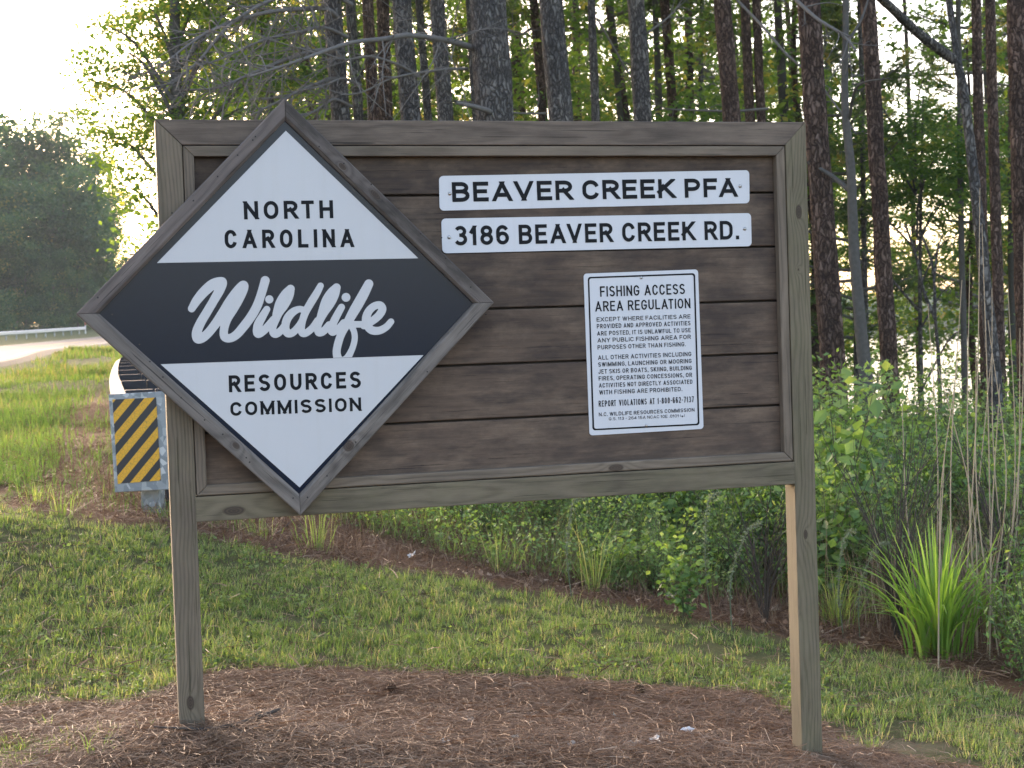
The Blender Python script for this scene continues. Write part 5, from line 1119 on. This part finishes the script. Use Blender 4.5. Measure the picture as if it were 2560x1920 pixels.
limb_on(1, dp((1180, 245), (1130, 245, .1), (1080, 240, .2)), 6, 3, tw=4, seed=14, tl=.5)
limb_on(22, dp((1720, 0), (1765, 40, -.4), (1820, 75, -.6), (1850, 110, -.8)), 10, 5, tw=9, seed=15, tl=.8)
limb_on(3, dp((1400, 70), (1440, 40, .3), (1470, 10, .5)), 6, 3, tw=8, seed=16, tl=.7)
limb_on(2, dp((1290, 40), (1330, 110, .2), (1360, 160, .4), (1390, 185, .6)), 6, 3, tw=8, seed=17, tl=.7)
limb_on(13, dp((905, 60), (950, 55, .2), (1000, 75, .5)), 6, 3, tw=8, seed=18, tl=.6)
limb_on(5, dp((1150, 60), (1120, 75, .2), (1095, 60, .4)), 6, 3, 28, tw=8, seed=19, tl=.7)
# the leafy tree at the left
blobs = [(300, 120, 105), (225, 200, 62), (330, 260, 130), (245, 330, 55), (350, 400, 110), (290, 455, 50), (360, 510, 45), (420, 60, 130), (480, 200, 150), (590, 80, 150), (640, 250, 140), (770, 120, 110), (360, 10, 70), (760, 290, 90), (260, 60, 30), (440, 330, 120), (520, -20, 150), (690, -30, 130)]
tb_ = at_d(470, 900, 23); tb_[2] = float(ground(tb_[0], tb_[1]))
bt = empty('broadleaf_tree', tb_, 'leafy bright green tree behind the top left corner of the sign', 'tree')
lob = []
for (x, y, r_) in blobs:
    p = at_d(x, y, 23+random.uniform(-1.2, 1.2))-tb_; R_ = r_/FPX*23; lob.append((p[0], p[1], p[2], R_, R_))
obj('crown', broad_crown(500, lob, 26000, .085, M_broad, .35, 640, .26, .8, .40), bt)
V, F = tube_arrays(spline([(0, 0, -.2), (.1, 0, 2), (0, .2, 5), (.2, .2, 9)], 30), np.linspace(.16, .05, 30), 12, wob=.04); obj('trunk', np_mesh('trunk', V, F, M_barks, True), bt)
Lb = []
for (x, y, z, a, c) in lob:
    z0_ = max(.8, z-1.0-.25*abs(x)); Lb.append(tube_arrays(spline([(0, .05, z0_), (x*.55, y*.55, z0_+(z-z0_)*.75), (x, y, z)], 10), np.linspace(.04, .008, 10), 5))
V, F = join_arrays(Lb); obj('limbs', np_mesh('limbs', V, F, M_barks, True), bt)
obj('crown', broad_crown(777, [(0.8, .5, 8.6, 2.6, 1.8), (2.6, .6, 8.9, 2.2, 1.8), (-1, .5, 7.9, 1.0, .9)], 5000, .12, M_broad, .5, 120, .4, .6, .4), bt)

# the layered tree in front of the lake
blobs2 = [(2290, 300, 75), (2260, 385, 80), (2340, 400, 90), (2400, 350, 60), (2300, 480, 85), (2370, 500, 60), (2250, 560, 34), (2400, 590, 45), (2415, 700, 30), (2310, 200, 40), (2260, 250, 35), (2120, 520, 50), (2100, 640, 45), (2130, 330, 50), (2110, 220, 45), (2440, 460, 50), (2440, 820, 32)]
tl_ = at_d(2300, 900, 27); tl_[2] = float(ground(tl_[0], tl_[1])); lt_ = empty('broadleaf_tree', tl_, 'layered green tree with gaps in front of the bright lake', 'tree'); lob = []
for (x, y, r_) in blobs2:
    p = at_d(x, y, 27+random.uniform(-1.5, 1.5))-tl_; R_ = r_/FPX*27; lob.append((p[0], p[1], p[2], R_*1.15, R_*.6))
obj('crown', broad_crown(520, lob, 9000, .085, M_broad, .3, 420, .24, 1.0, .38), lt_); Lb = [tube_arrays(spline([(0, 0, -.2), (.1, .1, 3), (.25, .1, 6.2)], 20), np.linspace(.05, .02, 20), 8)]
for (x, y, z, a, c) in lob: Lb.append(tube_arrays(spline([(0, .0, max(.4, z-.7-.3*abs(x))), (x*.55, y*.55, z-.15), (x, y, z)], 8), np.linspace(.025, .006, 8), 4))
V, F = join_arrays(Lb); obj('limbs', np_mesh('limbs', V, F, M_barkg, True), lt_)

# woods behind: broadleaf and young pines whose crowns hang low
protoB = [broad_crown(600+k, [(random.Random(k*9+q).uniform(-1.8, 1.8), random.Random(k*9+q+50).uniform(-1.8, 1.8), random.Random(k*9+q+99).uniform(1.6, 9.5), random.Random(k+q*3).uniform(.8, 1.7), random.Random(k+q*5).uniform(.6, 1.2)) for q in range(15)], 5200, .15, M_broad, .4, 300, .36, .7, .42) for k in range(4)]
protoP = [pine_crown(640+k, 10.5, 2.5, 44, 13, 15, .36, .036, .06) for k in range(3)]
tkm = []
for k in range(3):
    V, F = tube_arrays(spline([(0, 0, -.4), (.15*k, .1, 4), (.1, -.1*k, 8), (.2, .1, 12)], 24), np.linspace(.14, .03, 24), 8, wob=.05, seed=k); tkm.append(np_mesh('trunk', V, F, [M_barks, M_barkg, M_barkr][k], True))
WOODS = []
def wood_tree(px, D, kind, k, sc, zs=1.0, pal='wood'):
    p = CAM+ray(px, 800)*D; x, y = float(p[0]), float(p[1]); z = float(ground(x, y))
    far_ = D > 46
    if kind == 'b': nm, lb, gp = 'broadleaf_tree', ('hazy far broadleaf tree deep in the woods' if far_ else 'broadleaf tree filling the gaps behind the pine trunks'), 'broadleaf trees in the woods'+(', far' if far_ else '')
    else: nm, lb, gp = 'young_pine', ('hazy far pine with low crown deep in the woods' if far_ else 'low-crowned young pine behind the front trunks'), 'young pines in the woods'+(', far' if far_ else '')
    t_ = empty(nm, (x, y, z), lb, 'tree', gp); t_.rotation_euler = (0, 0, k*1.9+px*.01); t_.scale = (sc, sc, sc*zs)
    obj('trunk', tkm[k % 3], t_)
    if kind == 'b': obj('crown', protoB[k % 4], t_)
    else: m = protoP[k % 3]; obj('crown', m[0], t_, (0, 0, 1.6)); obj('limbs', m[1], t_, (0, 0, 1.6))
rw = random.Random(5)
xs_ = list(range(560, 2020, 92))
for q, x in enumerate(xs_):
    D = rw.choice([30, 34, 38, 42]); wood_tree(x+rw.uniform(-30, 30), D+rw.uniform(-2, 2), 'b' if q % 3 != 1 else 'p', q, rw.uniform(.95, 1.25))
for q, x in enumerate(range(520, 2640, 98)):
    if 2190 < x < 2440: continue
    wood_tree(x+rw.uniform(-30, 30), rw.uniform(48, 66), 'p' if q % 2 else 'b', q+1, rw.uniform(1.0, 1.5))
# right side: layered crowns with the lake between
for q, (x, D, kd_, sc) in enumerate([(2010, 30, 'b', .9), (2090, 36, 'b', .95), (2140, 28, 'p', .8), (2450, 32, 'b', .7), (2530, 30, 'b', .9), (2590, 26, 'b', .8), (2640, 32, 'p', 1.1), (2480, 38, 'p', 1.2), (2560, 40, 'p', 1.2)]):
    wood_tree(x, D, kd_, q+2, sc)
# across the road
def far_lobes(k):
    r = random.Random(k*31+5); L = []
    for q in range(26):
        z = .08+.82*(q/25)**.9; sp_ = .36*math.sqrt(max(.05, 1-((z-.42)/.62)**2)); a_ = r.uniform(0, 6.28); rr0 = sp_*r.uniform(.2, 1); L.append((rr0*math.cos(a_), rr0*math.sin(a_), z, r.uniform(.10, .19), r.uniform(.07, .13)))
    return L
farp = [broad_crown(700+k, far_lobes(k), 20000, .026, M_broadd, .6, 640, .066, .6, .36) for k in range(4)]
ftk, ftf = tube_arrays([(0, 0, -.05), (0, 0, .4), (.02, .01, .8)], [.022, .018, .008], 7); ftm = np_mesh('trunk', ftk, ftf, M_barkg, True)
labs = {0: 'tall round-topped tree across the road at the left edge', 2: 'highest dark green tree across the road', 4: 'tree sloping down towards the sky gap across the road', 7: 'small far tree next to the diamond edge'}
for q, (x, ytop, D, wd_) in enumerate([(-60, 345, 118, 1.15), (25, 480, 96, 1.1), (95, 330, 125, .95), (150, 470, 104, 1.0), (190, 405, 140, .75), (215, 560, 112, .9), (245, 520, 165, .7), (292, 640, 175, .7), (60, 640, 88, 1.0), (-20, 560, 84, 1.0), (130, 640, 92, .9), (190, 690, 100, .8), (240, 700, 125, .8), (330, 720, 200, .8), (-160, 400, 100, 1.2), (-260, 480, 110, 1.2), (-120, 610, 80, 1.1), (390, 740, 230, .9)]):
    D = 172+(D-80)*.6; top = at_d(x, ytop, D); z = float(ground(top[0], top[1])); H = top[2]-z
    t_ = empty('broadleaf_tree', (top[0], top[1], z), labs.get(q, 'dense dark broadleaf tree in the wall of trees across the road'), 'tree', None if q in labs else 'trees across the road'); t_.scale = (H*wd_, H*wd_, H*1.1); t_.rotation_euler = (0, 0, q*1.7)
    obj('crown', farp[q % 4], t_); obj('trunk', ftm, t_)
# far shore
n = 26000; az = rng.uniform(math.radians(16), math.radians(50), n); rr_ = rng.uniform(560, 640, n); hgt = (8+13*fbm(az*200, az*0, .12, 90))
Cn = np.stack([CAM[0]+rr_*np.sin(az), CAM[1]+rr_*np.cos(az), rng.random(n)**.8*hgt+LZ], 1)
tag(obj('far_shore_woods', foliage_mesh('far_shore_woods', Cn, rng.uniform(1.6, 3.2, n), M_broadd, rng.uniform(.1, .8, n), up=.3, asp=.8)), 'hazy wooded far shore of the lake', None, None, 'stuff')
# ------------------------------------------------------------------ air
hz_, nt, b = mat_new('haze'); nt.nodes.remove(b); vp = nt.nodes.new('ShaderNodeVolumePrincipled'); vp.inputs['Color'].default_value = (.80, .88, .98, 1); vp.inputs['Density'].default_value = HAZE; vp.inputs['Anisotropy'].default_value = .1
nt.links.new(vp.outputs[0], nt.nodes['Material Output'].inputs['Volume'])
x0_, x1_, y0_, y1_, z0_, z1_ = -1240, 1240, -1240, 1250, -9, 40
V = [(x, y, z) for z in (z0_, z1_) for (x, y) in ((x0_, y0_), (x1_, y0_), (x1_, y1_), (x0_, y1_))]
if HAZE > 0: tag(obj('haze', py_mesh('haze', V, [[3, 2, 1, 0], [4, 5, 6, 7], [0, 1, 5, 4], [1, 2, 6, 5], [2, 3, 7, 6], [3, 0, 4, 7]], hz_)), 'thin evening haze in the air', None, None, 'stuff')

# labels that single out each of the look-alikes in view, by their order across the place
ORD = ['first', 'second', 'third', 'fourth', 'fifth', 'sixth', 'seventh', 'eighth', 'ninth', 'tenth', 'eleventh', 'twelfth', 'thirteenth', 'fourteenth', 'fifteenth', 'sixteenth', 'seventeenth', 'eighteenth', 'nineteenth', 'twentieth']
def across(o): q = np.array(o.location)-CAM; return 1280+FPX*(q@RX)/(q@FX)
for gp, txt in (('bushes of the thicket, front rank', 'leafy bush, %s from the left along the front edge of the thicket'), ('trees across the road', 'dark broadleaf tree, %s from the left in the row across the road'),
                ('young pines in the woods', 'low-crowned young pine, %s from the left behind the front trunks'), ('broadleaf trees in the woods', 'broadleaf tree, %s from the left filling gaps behind the pine trunks')):
    L = sorted([o for o in C.objects if o.get('group') == gp and o.parent is None and -150 < across(o) < 2700], key=across)
    for k, o in enumerate(L[:20]): o['label'] = txt % ORD[k]
